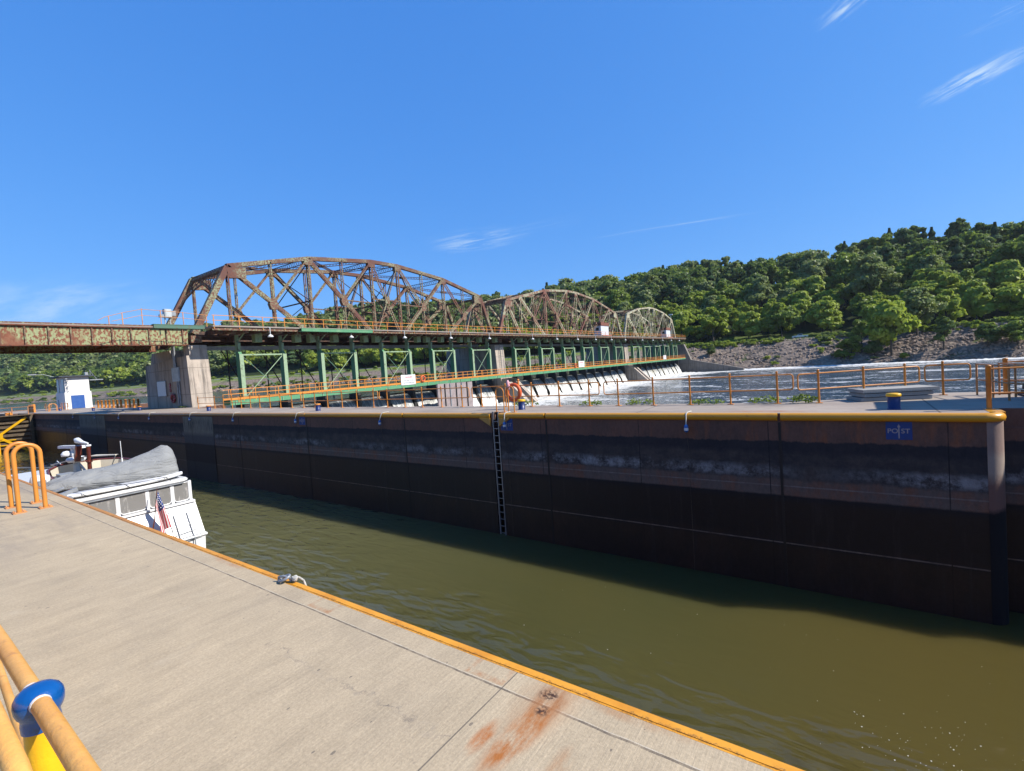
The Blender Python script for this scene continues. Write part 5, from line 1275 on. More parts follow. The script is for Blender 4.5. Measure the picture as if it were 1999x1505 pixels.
# ---------------------------------------------------------------- motor yacht in the lock
bt = thing('motor_yacht', 'white motor yacht with enclosed aft deck moored against the near lock wall', 'boat', (-27,5.0,-5.3))
def hull():
    st = []   # (x, half width deck, z deck, half width waterline)
    data = [(-18.75,2.10,-3.15,1.95),(-20,2.15,-3.12,2.0),(-24,2.2,-3.05,2.05),(-28,2.1,-2.9,1.9),(-31,1.75,-2.7,1.45),(-33.5,1.1,-2.45,.75),(-35.2,.35,-2.25,.15),(-35.7,.03,-2.2,.02)]
    vs=[]; yc=5.02
    for x,wd,zd_,wl in data:
        sec=[(0,-6.1),(wl*.8,-5.9),(wl,-5.3),(wl*.5+wd*.5,-4.4),(wd,zd_),(wd-.12,zd_+.01),(wd-.12,zd_-.12)]
        full=[(yc-a,z_) for a,z_ in sec[::-1]]+[(yc+a,z_) for a,z_ in sec[1:]]
        vs+=[(x+(0.0 if i else 0),y_,z_) for i,(y_,z_) in enumerate(full)]
    n=13; b=MB(); b.add(vs,[(k*n+i,(k+1)*n+i,(k+1)*n+i+1,k*n+i+1) for k in range(len(data)-1) for i in range(n-1)],0,True)
    b.add(vs[:n],[tuple(range(n))])
    b.add([(d_[0],yc+s_*(d_[1]-.12),d_[2]-.06) for d_ in data for s_ in (-1,1)],[(2*k,2*k+1,2*k+3,2*k+2) for k in range(len(data)-1)])
    return b
hull().build('hull', M['white'], bt)
b = MB()
for s_ in (-1,1): b.tube([(-18.74,5.02+s_*2.12,-3.2),(-20,5.02+s_*2.17,-3.17),(-24,5.02+s_*2.22,-3.1),(-28,5.02+s_*2.12,-2.95),(-31,5.02+s_*1.77,-2.75),(-33.5,5.02+s_*1.12,-2.5),(-35.6,5.02+s_*.06,-2.25)],.05,6)
b.tube([(-18.74,2.9,-3.2),(-18.74,7.14,-3.2)],.05,6); b.build('rub_rail', M['white'], bt)
# aft bulkhead below the windows (slopes out), side skirts
b = MB(); b.prism([(-18.78,-3.14),(-19.42,-2.06),(-19.55,-2.06),(-19.2,-3.14)],1,2.95,7.12); b.build('aft_bulkhead', M['white'], bt)
b = MB(); b.box(-19.50,2.92,-2.10,-19.30,7.10,-2.03); b.build('window_ledge', M['white'], bt)
for s_ in (2.98,7.0):
    b = MB(); b.box(-28.5,s_-.03,-3.14,-19.45,s_+.03,-2.06); b.build('side_bulkhead', M['white'], bt)
# window frames & panes of the enclosure
ys = [3.02,3.42,4.17,4.93,5.73,6.45,6.98]
win = pm('clear_vinyl_window',(.24,.23,.215),(.50,.47,.44),4.5,(.54,.70),st=(1,1.6,.5),rough=.16,bump=.35,bs=4,fine=.05,spec=.9)
for y_ in (3.0,3.42,4.17,4.93,5.73,6.45,7.0):
    b = MB(); b.box(-19.47,y_-.045,-2.03,-19.38,y_+.045,-1.33); b.build('window_post', M['white'], bt)
for a,c_ in zip((3.045,3.465,4.215,4.975,5.775,6.495),(3.375,4.125,4.885,5.685,6.405,6.955)):
    r_=.11; poly=[]
    for (cy_,cz_,a0) in ((c_-r_,-1.44-0,0),(a+r_,-1.44,90),(a+r_,-2.0+r_,180),(c_-r_,-2.0+r_,270)):
        rr_ = .03 if a0<180 else r_
        cyy = (c_-rr_) if a0 in (0,270) else (a+rr_); czz = (-1.37-rr_) if a0<180 else (-2.0+rr_)
        for k in range(5): g_=R(a0+90*k/4); poly.append((cyy+rr_*math.cos(g_),czz+rr_*math.sin(g_)))
    b = MB(); b.prism([(p[0],p[1]) for p in poly],0,-19.44,-19.405); w_ = b.build('window', win, bt)
    b = MB(); b.tube([(-19.40,p[0],p[1]) for p in poly],.018,6,closed=True); b.build('piping', M['white'], w_)
# side enclosure panes (far side and near side)
for s_ in (2.98,7.02):
    for k in range(4):
        b = MB(); b.box(-21.7-k*2.1+.05,s_-.015,-2.03,-19.6-k*2.1-.05,s_+.015,-1.36); b.build('side_window', win, bt)
        b = MB(); b.box(-21.78-k*2.1+.03,s_-.04,-2.06,-21.7-k*2.1+.05,s_+.04,-1.33); b.build('window_post', M['white'], bt)
# roof slab with rounded edge
def rslab(x0,x1,y0,y1,z0,z1,r,name,m,par):
    b = MB(); lo=[];
    def ring(ins,z_):
        pts=[]
        for cx_,cy_,a0 in ((x1-r,y1-r,0),(x0+r,y1-r,90),(x0+r,y0+r,180),(x1-r,y0+r,270)):
            for k in range(5): g_=R(a0+90*k/4); pts.append((cx_+(r-ins)*math.cos(g_),cy_+(r-ins)*math.sin(g_),z_))
        return pts
    h=z1-z0; rings=[ring(.05,z0),ring(0,z0+h*.25),ring(0,z0+h*.6),ring(.035,z0+h*.9),ring(.09,z1)]
    n=20; vs=[p for rg in rings for p in rg]
    b.add(vs,[(i*n+k,i*n+(k+1)%n,(i+1)*n+(k+1)%n,(i+1)*n+k) for i in range(4) for k in range(n)],0,True)
    b.add(rings[0],[tuple(range(n))[::-1]]); b.add(rings[-1],[tuple(range(n))]); return b.build(name,m,par)
rslab(-29.5,-19.33,2.86,7.04,-1.335,-1.215,.35,'roof',M['white'],bt)
b = MB()
for u_ in (3.9,4.8,5.7,6.4): b.tube([(-22.1+.34*(u_-3.5),u_,-1.17),(-21.6+.34*(u_-3.5),u_,-.72-.25*(1-(u_-3.5)/3.3)+.12),(-20.5+.30*(u_-3.5),u_+.05,-1.15)],.012,5) if False else None
b.box(-19.36,3.3,-1.372,-19.32,6.8,-1.337); b.build('roof_seam', M['grey'], bt)
# foredeck cabin
rslab(-33.6,-29.4,3.6,6.4,-2.9,-2.15,.9,'fore_cabin',M['cream'],bt)
# transom details: ladder, lines, fittings
b = MB()
for y_ in (6.0,6.2):
    b.tube([(-18.66,y_,-4.2),(-18.70,y_,-3.3),(-18.95,y_,-2.8),(-19.25,y_,-2.35),(-19.22,y_+.08,-2.2)],.013,5)
b.tube([(-18.80,6.0,-3.05),(-18.80,7.0,-2.95)],.012,5); b.tube([(-18.72,5.9,-3.35),(-18.72,7.0,-3.25)],.012,5)
b.build('boarding_rail', M['grey'], bt)
b = MB()
for y_ in (6.35,6.75): b.tube([(-18.62,y_,-4.3),(-18.66,y_,-3.3),(-18.80,y_,-3.0),(-19.15,y_,-2.45),(-19.2,y_,-2.4)],.018,6)
for z_ in (-4.1,-3.8,-3.5,-3.2): b.tube([(-18.63,6.35,z_),(-18.63,6.75,z_)],.016,6)
b.build('swim_ladder', M['aluminium'], bt)
b = MB(); b.tube([(-18.86,6.9,-2.72),(-18.86,5.4,-2.86),(-18.84,4.2,-3.0)],.012,5); b.tube([(-18.86,6.98,-2.95),(-18.82,5.8,-3.06),(-18.8,4.9,-3.04)],.010,5); b.build('transom_line', M['rope'], bt)
b = MB(); b.lathe((-18.72,5.95,-2.95),[(0,0),(.05,.01),(.06,.08),(0,.1)],10); b.build('stern_light', M['grey'], bt)
# flag
b = MB(); b.tube([(-18.95,5.60,-2.9),(-18.90,5.72,-2.3),(-18.93,5.88,-1.30)],[.022,.018,.010],8); fp = b.build('flagpole', M['maroon'], bt)
flagm = NT('stars_and_stripes'); 
def flag():
    # draped flag: u along fly (hanging down), v along hoist
    nu,nv = 27,14; vs=[];fs=[];mi=[]
    for i in range(nu):
        u=i/(nu-1)
        for j in range(nv):
            v=j/(nv-1)          # 0 top of hoist
            hx = -18.92; hy = 5.86-.10*v; hz=-1.38-.44*v
            drop = 1.30*u
            fold = .085*math.sin(v*7+u*1.5)*min(1,u*3)
            y_ = hy + .15*u*(1-.15*u) + (v-.5)*-.04*u - .03*v*u
            z_ = hz - drop*(.80+.16*(1-v)+.1*v) + .12*u*v
            vs.append((hx+.10+fold+.03*u, y_+.028*math.sin(v*9+2)*u+ (1-v)*.07*u, z_))
    for i in range(nu-1):
        for j in range(nv-1):
            fs.append((i*nv+j,(i+1)*nv+j,(i+1)*nv+j+1,i*nv+j+1))
            if i < 11 and j < 7: mi.append(2)
            else: mi.append(0 if j%2==0 else 1)
    b=MB(); b.add(vs,fs,0,True); b.mi=mi; return b,vs,nv
fb,fvs,fnv = flag()
mr=pm('flag_red',(.55,.03,.05),rough=.8,bump=0); mw=pm('flag_white',(.78,.76,.74),rough=.8,bump=0); mb_=pm('flag_blue',(.02,.05,.22),rough=.8,bump=0)
fl = fb.build('flag',[mr,mw,mb_],bt,clean=False)
b=MB()
for i in range(1,11,2):
    for j in range(1,7,1):
        if (i//2+j)%2: continue
        p=Vector(fvs[i*fnv+j])
        for off in (.012,-.012):
            c_=p+Vector((off,0,0)); b.add([(c_.x,c_.y+.022*math.cos(a)*(1 if k%2 else .45),c_.z+.022*math.sin(a)*(1 if k%2 else .45)) for k,a in enumerate([q*math.pi/5 for q in range(10)])],[tuple(range(10))])
b.build('stars', mw, fl, clean=False)
# flybridge coaming
cp=[(-20.5,4.08),(-21.5,4.02),(-22.7,3.98),(-23.55,4.12),(-24.12,4.5),(-24.35,5.1),(-24.15,5.75),(-23.6,6.2),(-22.6,6.42),(-21.4,6.45),(-20.9,6.45)]
zt_=[-1.12,-.94,-.76,-.66,-.60,-.60,-.60,-.62,-.66,-.74,-.80]
vo=[];vi=[]
for k,((x,y),z_) in enumerate(zip(cp,zt_)):
    cxx,cyy=-22.0,5.08; d_=Vector((x-cxx,y-cyy,0)).normalized()
    vo+=[(x+d_.x*.16,y+d_.y*.16,-1.22),(x,y,z_)]; vi+=[(x-d_.x*.09,y-d_.y*.09,z_),(x-d_.x*.14,y-d_.y*.14,-1.18)]
nk=len(cp)
b=MB(); b.add(vo,[(2*k,2*k+1,2*k+3,2*k+2) for k in range(nk-1)],0,True); fbd=b.build('flybridge_coaming', M['hullgrey'], bt, clean=False)
b=MB(); b.add(vi,[(2*k,2*k+1,2*k+3,2*k+2) for k in range(nk-1)],0,False)
b.add([(x,y,-1.17) for x,y in cp],[tuple(range(nk))]); b.build('flybridge_lining', M['cream'], fbd, clean=False)
b=MB(); b.tube([(x,y,z_+.01) for (x,y),z_ in zip(cp,zt_)],.045,8); b.build('flybridge_trim', M['maroon'], fbd)
b=MB(); b.box(-23.6,5.6,-1.17,-21.6,6.2,-.92); b.box(-23.9,4.3,-1.17,-23.4,5.7,-.95); b.build('bench', M['cream'], fbd)
b=MB(); b.box(-23.1,4.15,-1.17,-22.2,4.65,-.83); b.box(-22.9,4.2,-.83,-22.3,4.6,-.74); b.build('helm_console', M['hullgrey'], fbd)
# radar mast
rm = None
b=MB(); b.tube([(-23.6,4.95,-1.17),(-23.75,4.95,-.48)],[.14,.10],10); b.tube([(-23.3,5.25,-1.17),(-23.7,5.0,-.55)],.04,6); b.tube([(-24.0,5.2,-1.1),(-23.85,5.0,-.55)],.04,6); rm=b.build('radar_mast', M['panelgrey'], bt)
b=MB(); b.lathe((-23.75,4.95,-.52),[(0,0),(.24,.02),(.30,.12),(.24,.20),(0,.24)],14); b.box(-23.9,4.83,-.30,-23.6,5.07,-.16); b.build('radar_dome', M['white'], rm)
b=MB(); b.lathe((-24.0,4.75,-.28),[(0,0),(.15,.01),(.17,.10),(.10,.19),(0,.21)],14); b.build('satellite_dome', M['white'], rm)
b=MB(); b.bar((-24.7,4.74,.05),(-23.2,5.08,.07),.18,.10); b.box(-23.98,4.86,-.18,-23.78,5.02,.0); b.build('radar_scanner', M['white'], rm)
b=MB(); b.tube([(-22.6,5.05,-1.15),(-22.55,5.05,-.35),(-22.5,5.05,.13)],[.075,.06,.065],10); b.tube([(-22.55,5.05,-.45),(-22.53,5.05,-.40)],.095,10); mm_=b.build('maroon_mast', M['maroon'], bt)
b=MB(); b.bar((-23.15,4.85,-.42),(-23.0,4.9,.15),.16,.16); b.build('mast_stay', M['maroon'], mm_)
b=MB(); b.lathe((-22.5,5.05,.12),[(.085,0),(.085,.05),(0,.055)],10); b.tube([(-22.5,5.05,.22),(-22.75,4.95,.27),(-23.0,4.88,.34),(-23.12,4.84,.38)],[.03,.06,.11,.04],10); b.build('searchlight', M['white'], mm_)
b=MB(); b.add([(-25.1,4.5,-.62+.02),(-22.9,5.0,-.28),(-21.3,5.5,-.22),(-21.4,5.62,-.22),(-22.9,5.35,-.26),(-25.0,4.62,-.6)],[(0,1,4,5),(1,2,3,4)])
b.tube([(-25.1,4.5,-.62),(-22.9,5.0,-.28),(-21.3,5.5,-.22)],.025,6); b.tube([(-25.1,4.5,-.62),(-23.9,4.95,-.95)],.02,6); b.tube([(-21.3,5.5,-.22),(-22.2,5.5,-.9)],.018,6); b.build('bimini_bow', M['cream'], bt)
b=MB(); b.tube([(-22.5,5.98,-.68),(-22.5,5.98,.15)],.012,5); b.tube([(-22.5,5.98,-.72),(-22.5,5.98,-.5)],.03,6); b.build('antenna', M['white'], bt)
b=MB(); b.tube([(-26.3,4.9,-.62),(-24.4,4.9,-.98)],.018,5); b.build('antenna', M['white'], bt)
# outboard bracketed on the near side
b=MB(); b.lathe((-22.45,3.72,-1.10),[(0,0),(.17,.0),(.25,.06),(.27,.28),(.24,.42),(.12,.48),(0,.49)],16); ob=b.build('outboard_motor', M['white'], bt)
b=MB(); b.box(-22.2,3.62,-.95,-22.16,3.82,-.80); b.build('outboard_badge', M['grey'], ob)
# bow rail
b=MB(); br=[(-30,2.9+.1,-1.9),(-32,3.45,-1.75),(-34,4.1,-1.62),(-35.6,5.0,-1.55),(-34,5.95,-1.62),(-32,6.6,-1.75),(-30,7.0,-1.9)]
b.tube(br,.022,6)
for p in br: b.tube([p,(p[0],p[1],-2.85)],.018,6)
b.build('bow_rail', M['aluminium'], bt)
for x in (-25.6,-27.6):
    b=MB(); b.tube([(x,2.95,-2.7),(x,2.95,-1.0)],.035,6); b.build('fender_post', M['white'], bt)
# davit + orange fitting at the roof corner
b=MB(); b.box(-19.0,3.2,-1.19,-18.75,3.75,-1.0); b.tube([(-18.9,3.3,-1.1),(-18.9,3.3,-.8),(-18.85,3.6,-.72)],.05,8); b.bar((-18.9,3.35,-.95),(-18.9,3.9,-.82),.09,.10); b.box(-18.85,3.45,-1.02,-18.7,3.62,-.84); b.build('davit', M['grey'], bt)
# paddle board lashed on the aft roof edge
t=thing('paddle_board','long white board lashed across the aft edge of the boat roof','paddle board',(-19.7,5.1,-1.17))
b=MB(); pts=[(-19.62,3.35),(-19.62,4.2),(-19.62,5.4),(-19.62,6.5),(-19.62,6.95)]
n_=14; vs=[]; 
for k in range(n_+1):
    u=k/n_; y_=3.25+3.65*u; w_=.40*math.sin(math.pi*min(1,max(.04,u*.98+.01)))**.45; 
    for (dx_,dz_) in ((-1,0),(-.8,.055),(.8,.055),(1,0),(.8,-.045),(-.8,-.045)): vs.append((-19.72+dx_*w_,y_,-1.12+dz_+.06*(2*u-1)**4))
b=MB(); b.add(vs,[(k*6+i,k*6+(i+1)%6,(k+1)*6+(i+1)%6,(k+1)*6+i) for k in range(n_) for i in range(6)],0,True); b.add(vs[:6],[tuple(range(6))]); b.add(vs[-6:],[tuple(range(6))]); b.build('board', M['white'], t)
b=MB()
for y_ in (3.9,5.0,6.1): b.tube([(-20.2,y_,-1.18),(-20.05,y_+.05,-1.06),(-19.7,y_+.12,-1.045),(-19.35,y_+.2,-1.07),(-19.25,y_+.3,-1.19)],.010,5)
b.tube([(-20.2,3.9,-1.05),(-19.4,5.2,-1.04),(-19.3,6.4,-1.05)],.010,5); b.build('lashing', M['black'], t)
# covered dinghy across the roof
t=thing('covered_dinghy','small boat under a grey canvas cover lying across the yacht roof','dinghy',(-21.0,5.1,-1.15))
nu,nv=40,18; vs=[]
for i in range(nu+1):
    u=i/nu; y_=3.45+3.45*u; xc=-21.45+1.25*u
    zb_=-1.16+.05*(1-u)
    top=float(np.interp(u,[0,.12,.3,.5,.65,.8,.90,.97,1],[-.92,-.70,-.58,-.50,-.38,-.20,-.02,-.10,-.55]))
    w_=float(np.interp(u,[0,.05,.2,.5,.85,.97,1],[.24,.44,.62,.68,.64,.48,.22]))
    side=float(np.interp(u,[0,.1,.5,1],[-1.03,-.98,-.90,-.82]))
    for j in range(nv+1):
        v=-1+2*j/nv; a=abs(v)
        if a<.62: x_=v/.62*w_*.92; z_=top+(side+.10-top)*(a/.62)**1.6
        elif a<.85: q=(a-.62)/.23; x_=math.copysign(w_*(.92+.10*math.sin(q*1.6)),v); z_=side+.10-(side+.10-zb_)*q*.8
        else: q=(a-.85)/.15; x_=math.copysign(w_*(1.0-.14*q),v); z_=zb_+(side+.1-zb_)*.2*(1-q)
        wr=.045*math.sin(u*52+v*6+2*math.sin(v*3))*(a**2.5)+.028*math.sin(u*19-v*8+1)*(.4+a)+.02*math.sin(u*9+v*14)
        vs.append((xc+x_*(1+wr*.6),y_+.02*math.sin(v*8),z_+wr*.8))
w2=nv+1; b=MB(); b.add(vs,[(i*w2+j,i*w2+j+1,(i+1)*w2+j+1,(i+1)*w2+j) for i in range(nu) for j in range(nv)],0,True); b.add(vs[-w2:],[tuple(range(w2))]); b.add(vs[:w2],[tuple(range(w2))])
def canvasmat():
    s=NT('grey_canvas'); f1=s.noise(1.,(2.2,1.1,5.5),4,.55,dist=1.2); f2=s.noise(1.,(9,3.2,3),4,.6,dist=.8)
    c=s.mix(s.ramp(f1,.35,.65),(.31,.315,.31),(.27,.275,.27)); c=s.mix(s.ramp(s.noise(1.2,detail=5),.55,.75,0,.5),c,(.33,.33,.31))
    return s.done(c,.9,s.bump(s.math('ADD',s.math('MULTIPLY',f1,1.),s.math('MULTIPLY',f2,.15)),.8,.13),0,.2)
canvas=canvasmat()
b.build('cover', canvas, t)
b=MB(); b.tube([(-20.9,3.9,-1.17),(-20.6,3.75,-1.12),(-20.2,4.6,-1.16)],.015,5); b.tube([(-21.6,3.45,-1.16),(-21.2,3.3,-1.12),(-20.7,3.6,-1.17)],.015,5); b.build('tie_down', M['black'], t)
# ---------------------------------------------------------------- trees
def crown(kind, H, W, n, ls, seed):
    r = np.random.default_rng(seed); Ps=[];Ns=[]
    if kind == 'conifer':
        z = r.random(n)**.8*.9*H+.10*H; rad = (1-z/H)**.8*W*.5*(.35+.65*r.random(n)**.6)
        tier = .85+.3*np.sin(z/H*38); a = r.random(n)*6.283
        P = np.stack([rad*tier*np.cos(a),rad*tier*np.sin(a),z-.12*rad],1); N = np.stack([np.cos(a)*.6,np.sin(a)*.6,np.full(n,.8)],1)
        Ps.append(P);Ns.append(N)
    else:
        nl,ncl = {'round':(6,9),'tall':(6,8),'loose':(8,6),'bush':(4,4)}[kind]
        k = n//(nl*ncl)
        lob=[]
        for i in range(nl):
            u=(i+.5)/nl; a=i*2.4+r.random()*1.2
            rr={'round':.26,'tall':.15,'loose':.32,'bush':.28}[kind]*W*(1.15-.75*u)*(.6+.7*r.random())
            zz={'round':.34,'tall':.25,'loose':.36,'bush':.30}[kind]+u*{'round':.46,'tall':.58,'loose':.46,'bush':.35}[kind]
            lob.append((np.array([rr*math.cos(a),rr*math.sin(a),zz*H+r.normal()*.02*H]), W*{'round':.235,'tall':.20,'loose':.17,'bush':.26}[kind]*(.75+.5*r.random())))
        lob[-1]=(lob[-1][0]*np.array([.4,.4,1]),lob[-1][1])
        for c0,lr in lob:
            for q_ in range(ncl):
                d0=r.normal(size=3); d0[2]=d0[2]*.75+.30; d0/=np.linalg.norm(d0)
                c=c0+d0*lr*(.55+.5*r.random())*np.array([1.1,1.1,.85]); rc=lr*(.30+.34*r.random())
                d=r.normal(size=(k,3)); d[:,2]=d[:,2]*.9+.22; d/=np.linalg.norm(d,axis=1)[:,None]
                q=rc*(.55+.55*r.random(k))[:,None]
                Ps.append(c+d*q*np.array([1.15,1.15,.72])); Ns.append(d*.6+d0*.35+r.normal(size=(k,3))*.55+np.array([.1,0,.25]))
    P=np.concatenate(Ps);N=np.concatenate(Ns);N/=np.linalg.norm(N,axis=1)[:,None]
    T=r.normal(size=N.shape);U=np.cross(N,T);U/=np.linalg.norm(U,axis=1)[:,None];V=np.cross(N,U)
    s=ls*(.6+.8*r.random(len(P)))[:,None]
    return P,U*s,V*s*.75
def trunk_mb(kind,H,W,rnd):
    b=MB(); r0=.02*H+.04; top=H*(.9 if kind=='conifer' else .62)
    b.tube([(0,0,-1.2),(0,0,0),(rnd.uniform(-.2,.2),rnd.uniform(-.2,.2),H*.3),(rnd.uniform(-.4,.4),rnd.uniform(-.4,.4),top)],[r0*1.2,r0,r0*.75,r0*.3],6)
    if kind!='conifer':
        for k in range(5):
            a=k*1.26+rnd.random(); z=H*rnd.uniform(.22,.5); L=W*rnd.uniform(.25,.42)
            b.tube([(0,0,z),(L*.5*math.cos(a),L*.5*math.sin(a),z+H*.10),(L*math.cos(a),L*math.sin(a),z+H*.22)],[r0*.45,r0*.3,r0*.12],5)
    return b
protos=[]; KT=[]
defs=[('round',18,14.5,'leaf_dark','broadleaf_tree'),('round',16,14.5,'leaf_mid','broadleaf_tree'),('tall',21,11,'leaf_dark','broadleaf_tree'),('round',15.5,13,'leaf_dark','broadleaf_tree'),
      ('loose',18,13,'leaf_mid','broadleaf_tree'),('round',19,15,'leaf_grey','broadleaf_tree'),('round',13,12,'leaf_light','broadleaf_tree'),('loose',14.5,12,'leaf_light','broadleaf_tree'),('conifer',19,11,'needle','conifer_tree'),('tall',20,11,'leaf_grey','broadleaf_tree'),('round',15,14,'leaf_mid','broadleaf_tree')]
class Pr: pass
for i,(k,H,W,m,nm) in enumerate(defs):
    p=Pr(); P,U,V=crown(k,H,W,6000 if k!='conifer' else 4200,.36 if k!='conifer' else .34,100+i)
    p.crown=quads_mesh('crown',P,U,V,[M[m]]); 
    tb=trunk_mb(k,H,W,random.Random(i)); me=bpy.data.meshes.new('trunk'); me.from_pydata(tb.v,[],tb.f); me.materials.append(M['bark']); me.polygons.foreach_set('use_smooth',tb.sm); me.update(); p.trunk=me
    p.k,p.H,p.W,p.m,p.nm=k,H,W,m,nm; protos.append(p)
WORD={'leaf_dark':'dark green','leaf_mid':'mid green','leaf_light':'bright yellow-green','leaf_grey':'pale grey-green','needle':'dark'}
def tree(pi, x, y, z, s, rz, label, group, sq=1., name=None, cat='tree'):
    p=protos[pi]; o=thing(name or p.nm, label, cat, (x,y,z), group); o.rotation_euler=(0,0,rz); o.scale=(s,s,s*sq)
    for nm,me in (('trunk',p.trunk),('crown',p.crown)):
        c=bpy.data.objects.new(nm,me); col.objects.link(c); c.parent=o
    return o
Rc = np.array(co.matrix_world)[:3,:3]; Cc=np.array([0,0,1.92])
def proj(p):
    c=Rc.T@(np.array(p,float)-Cc)
    if c[2]>-1: return None
    return 999.5+930*c[0]/-c[2], 752.5-930*c[1]/-c[2], -c[2]
cand=[]
X=-330.
rr=random.Random(5)
while X<150:
    t_=46.
    while t_<215:
        x=X+rr.uniform(-5,5); sy=shore(x); y=sy+t_+rr.uniform(-5,5); t2=y-sy
        z=ground(x,y); pp=proj((x,y,z+8))
        if pp and -60<pp[0]<2100 and (x>-330): cand.append((x,y,z,t2,pp))
        t_+=10.0
    X+=9.6
def choose(x,t2,rr):
    q=rr.random()
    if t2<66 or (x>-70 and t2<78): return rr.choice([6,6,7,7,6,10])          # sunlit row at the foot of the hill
    if t2<(108 if x>-70 else 92): return rr.choice([6,7,6,10,4,5,1])
    n=math.sin(x*.031+t2*.02)+math.sin(x*.017-2)
    if n>1.1: return rr.choice([5,9,5,4,0,8,9])
    if n<-1.2 and q<.5: return rr.choice([8,2,8,0])
    if q<.06: return 8
    if q<.26: return 5
    return rr.choice([0,0,3,2,1,4,10,3])
# individual trees: the ones that show largest; the rest becomes one wood
cand.sort(key=lambda c:c[4][2])
vis=[c for c in cand if 1180<c[4][0]<2060]
indiv=vis[:280]; iset=set((c[0],c[1]) for c in indiv)
rest=[c for c in cand if (c[0],c[1]) not in iset]
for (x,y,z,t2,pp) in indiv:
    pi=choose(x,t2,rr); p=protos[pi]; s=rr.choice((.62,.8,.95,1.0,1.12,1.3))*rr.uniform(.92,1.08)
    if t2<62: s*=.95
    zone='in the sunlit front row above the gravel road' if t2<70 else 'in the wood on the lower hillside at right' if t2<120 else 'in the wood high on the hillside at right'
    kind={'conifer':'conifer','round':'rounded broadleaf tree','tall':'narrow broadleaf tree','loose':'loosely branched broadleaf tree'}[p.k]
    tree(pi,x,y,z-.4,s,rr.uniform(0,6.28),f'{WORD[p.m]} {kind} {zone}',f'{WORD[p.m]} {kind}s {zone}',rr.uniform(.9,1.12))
# far woods: one object per reading mass
X=-2300.
far=[]
while X<-330:
    stp=11.5 if X>-900 else 15.
    t_=66.
    while t_<(235 if X>-900 else 330):
        x=X+rr.uniform(-.4,.4)*stp; sy=shore(x); y=sy+t_+rr.uniform(-.4,.4)*stp
        z=ground(x,y); pp=proj((x,y,z+8))
        if pp and -80<pp[0]<2100: far.append((x,y,z,y-sy,pp))
        t_+=stp
    X+=stp
lo={}
for i,(k,H,W,m,nm) in enumerate(defs):
    for q,(n_,ls) in enumerate(((1700,.60),(480,1.15))):
        lo[(i,q)]=crown(k,H,W,n_,ls,500+i*3+q)
MI={'leaf_dark':0,'leaf_mid':1,'leaf_light':2,'leaf_grey':3,'needle':4}
def mass(lst,name,label):
    Ps=[];Us=[];Vs=[];ms=[]
    for (x,y,z,t2,pp) in lst:
        if t2>300 and pp[2]<250: continue
        pi=choose(x,t2,rr) if x>-330 else choose(x,max(t2,64+rr.uniform(0,60)),rr); q=0 if pp[2]<520 else 1
        P,U,V=lo[(pi,q)]; s=rr.uniform(.85,1.3); a=rr.uniform(0,6.28); ca,sa=math.cos(a),math.sin(a)
        Rz=np.array([[ca,-sa,0],[sa,ca,0],[0,0,1]])*s
        Ps.append(P@Rz.T+np.array([x,y,z-.4]));Us.append(U@Rz.T);Vs.append(V@Rz.T);ms.append(np.full(len(P),MI[defs[pi][3]]))
    me=quads_mesh(name,np.concatenate(Ps).astype(np.float32),np.concatenate(Us).astype(np.float32),np.concatenate(Vs).astype(np.float32),[M['leaf_dark'],M['leaf_mid'],M['leaf_light'],M['leaf_grey'],M['needle']],np.concatenate(ms))
    o=bpy.data.objects.new(name,me); col.objects.link(o); o['label']=label; o['kind']='stuff'; return o
mass(rest+far,'forest','dense far woodland covering the hills behind the bridge')
print('trees',len(indiv),len(rest),len(far))
# ridge-line pines and standout trees
def gz(x,y): return ground(x,y)-.3
for (pi,x,y,s,lab) in ((8,-113,330,1.15,'lone tall pine standing above the ridge behind the farthest truss'),(8,-62,352,1.05,'dark pine on the ridge left of the big round crown'),(2,-78,330,1.25,'big dark tree at the left shoulder of the right-hand hill'),(0,-50,345,1.35,'big round dark crown breaking the skyline of the hill'),(8,12,372,1.1,'first of the ragged pines on the hill skyline'),(8,20,372,1.2,'second of the ragged pines on the hill skyline'),(8,27,374,1.1,'third of the ragged pines on the hill skyline'),(8,-178,362,1.1,'small pine above the woods between the two nearer trusses')):
    tree(pi,x,y,gz(x,y),s,rr.uniform(0,6),lab,None)
# trees and shrubs on the bank itself
bank=[(6,11.8,shore(11)+4,1.45,1.12,'large bright feathery tree on the riprap bank','leaf'),
      (4,3.8,shore(3)+8,.62,1.15,'upright green tree on the bank left of the large feathery one','l'),
      (3,7.2,shore(7)+4.5,.46,.9,'dark rounded bush at the foot of the large feathery tree','b'),
      (2,24.8,shore(24)+6,.66,.95,'dark leaning evergreen tree on the riprap right of the feathery tree','l'),
      (5,19.5,shore(19)+17,.9,1.05,'grey half-bare tree behind the dark evergreen on the bank','l'),
      (7,28.5,shore(28)+30,.9,1.1,'bright green tree above the road at far right','l'),
      (6,37.0,shore(37)+38,.95,1.2,'tall bright tree at the far right edge above the road','l'),
      (0,34.5,shore(35)+7,.55,.8,'dark shrub low on the bank at the right edge','b'),
      (1,40.5,shore(42)+7,.62,.8,'wide dark shrub at the waterline, right edge','b'),
      (3,-48.5,shore(-48)+12,.28,1.1,'dark bush on the riprap beside the end of the dam','b'),
      (6,14.8,shore(15)+2.2,.28,.7,'bright low bush at the water under the feathery tree','b'),
      (10,-2.5,shore(-2)+3.5,.34,.8,'green bush at the foot of the scree slope','b'),
      (1,0.8,shore(1)+6.5,.50,.9,'dense green bush left of the upright bank tree','b')]
for (pi,x,y,s,sq,lab,_) in bank:
    tree(pi,x,y,gz(x,y),s,rr.uniform(0,6),lab,None,sq,name='bush' if _=='b' else 'broadleaf_tree',cat='bush' if _=='b' else 'tree')
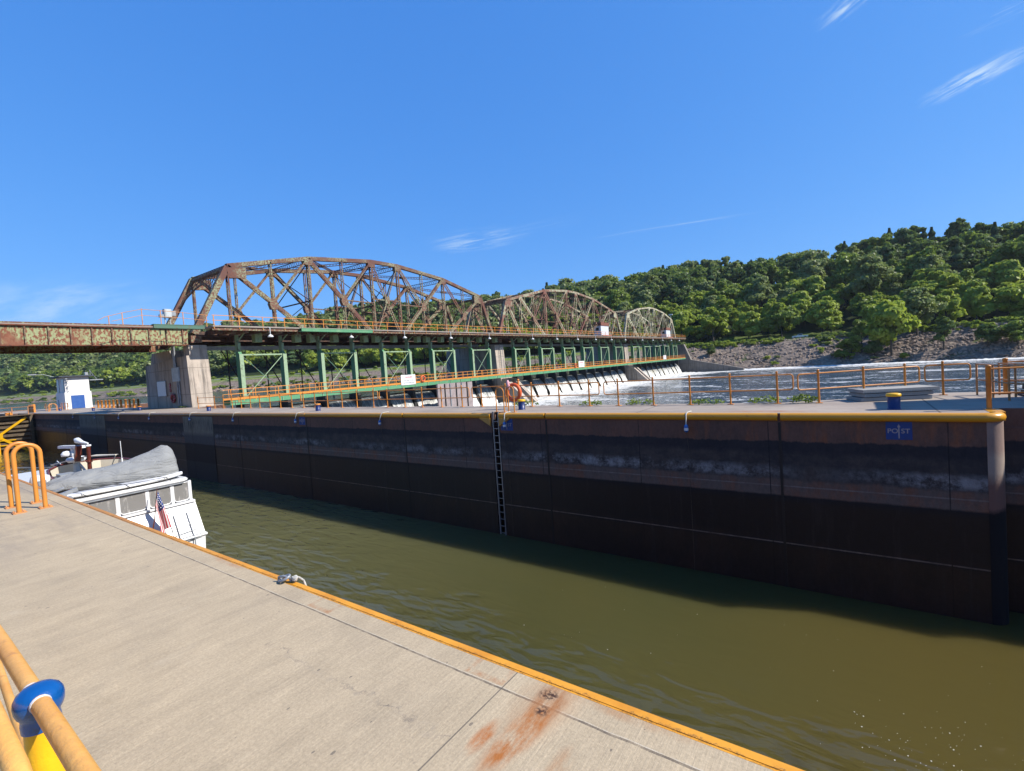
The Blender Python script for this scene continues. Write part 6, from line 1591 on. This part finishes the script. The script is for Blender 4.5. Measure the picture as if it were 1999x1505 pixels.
# strip of weeds and brush on the bank shoulder and upstream shore (uncountable)
Ps=[];Us=[];Vs=[];ms=[]
B0=crown('bush',2.2,3.4,260,.26,900)
def addb(x,y,s,m_):
    P,U,V=B0; a=rr.uniform(0,6.28); ca,sa=math.cos(a),math.sin(a); Rz=np.array([[ca,-sa,0],[sa,ca,0],[0,0,rr.uniform(.5,1.2)]])*s
    Ps.append(P@Rz.T+np.array([x,y,ground(x,y)-.1]));Us.append(U@Rz.T);Vs.append(V@Rz.T);ms.append(np.full(len(P),m_))
for k in range(800):
    x=rr.uniform(-66,75); n_=math.sin(x*.19)+math.sin(x*.071+1); t_=rr.gauss(22,2.2) if rr.random()<.6 else rr.uniform(2,22)
    if t_<18 and math.sin(x*.23+t_*.2)+math.sin(x*.09+2)<.55: continue
    if abs(x+16.5)<6.5 and t_>15: continue
    addb(x,shore(x)+t_,rr.uniform(.35,.95),rr.choice([1,2,2,3]))
for k in range(1500):
    x=rr.uniform(-900,-66) if rr.random()<.75 else rr.uniform(-330,-66); t_=rr.choice((rr.gauss(5,2.5),rr.uniform(18,32),rr.gauss(66,5),rr.uniform(40,62)))
    if t_<-.5 or (t_<62 and t_>9 and rr.random()<.82): continue
    addb(x,shore(x)+t_,rr.uniform(.4,1.1)*(1+abs(x)/1600),rr.choice([0,1,1,2,3]))
me=quads_mesh('brush',np.concatenate(Ps).astype(np.float32),np.concatenate(Us).astype(np.float32),np.concatenate(Vs).astype(np.float32),[M['leaf_dark'],M['leaf_mid'],M['leaf_light'],M['leaf_grey']],np.concatenate(ms))
o=bpy.data.objects.new('brush',me); col.objects.link(o); o['label']='low green brush and weeds along the far shore and road'; o['kind']='stuff'
# ---------------------------------------------------------------- thin summer air
b = MB(); b.box(-2500,-60,-11,420,900,175)
hz = bpy.data.materials.new('haze_air'); hz.use_nodes = True; ht = hz.node_tree; ht.nodes.clear()
ho = ht.nodes.new('ShaderNodeOutputMaterial'); hv = ht.nodes.new('ShaderNodeVolumePrincipled')
hv.inputs['Density'].default_value = .00006; hv.inputs['Color'].default_value = (.85,.92,1,1); hv.inputs['Anisotropy'].default_value = .3
ht.links.new(hv.outputs[0], ho.inputs['Volume'])
b.build('haze', hz, kind='stuff', label='thin summer haze over the river valley', origin=(0,0,0))
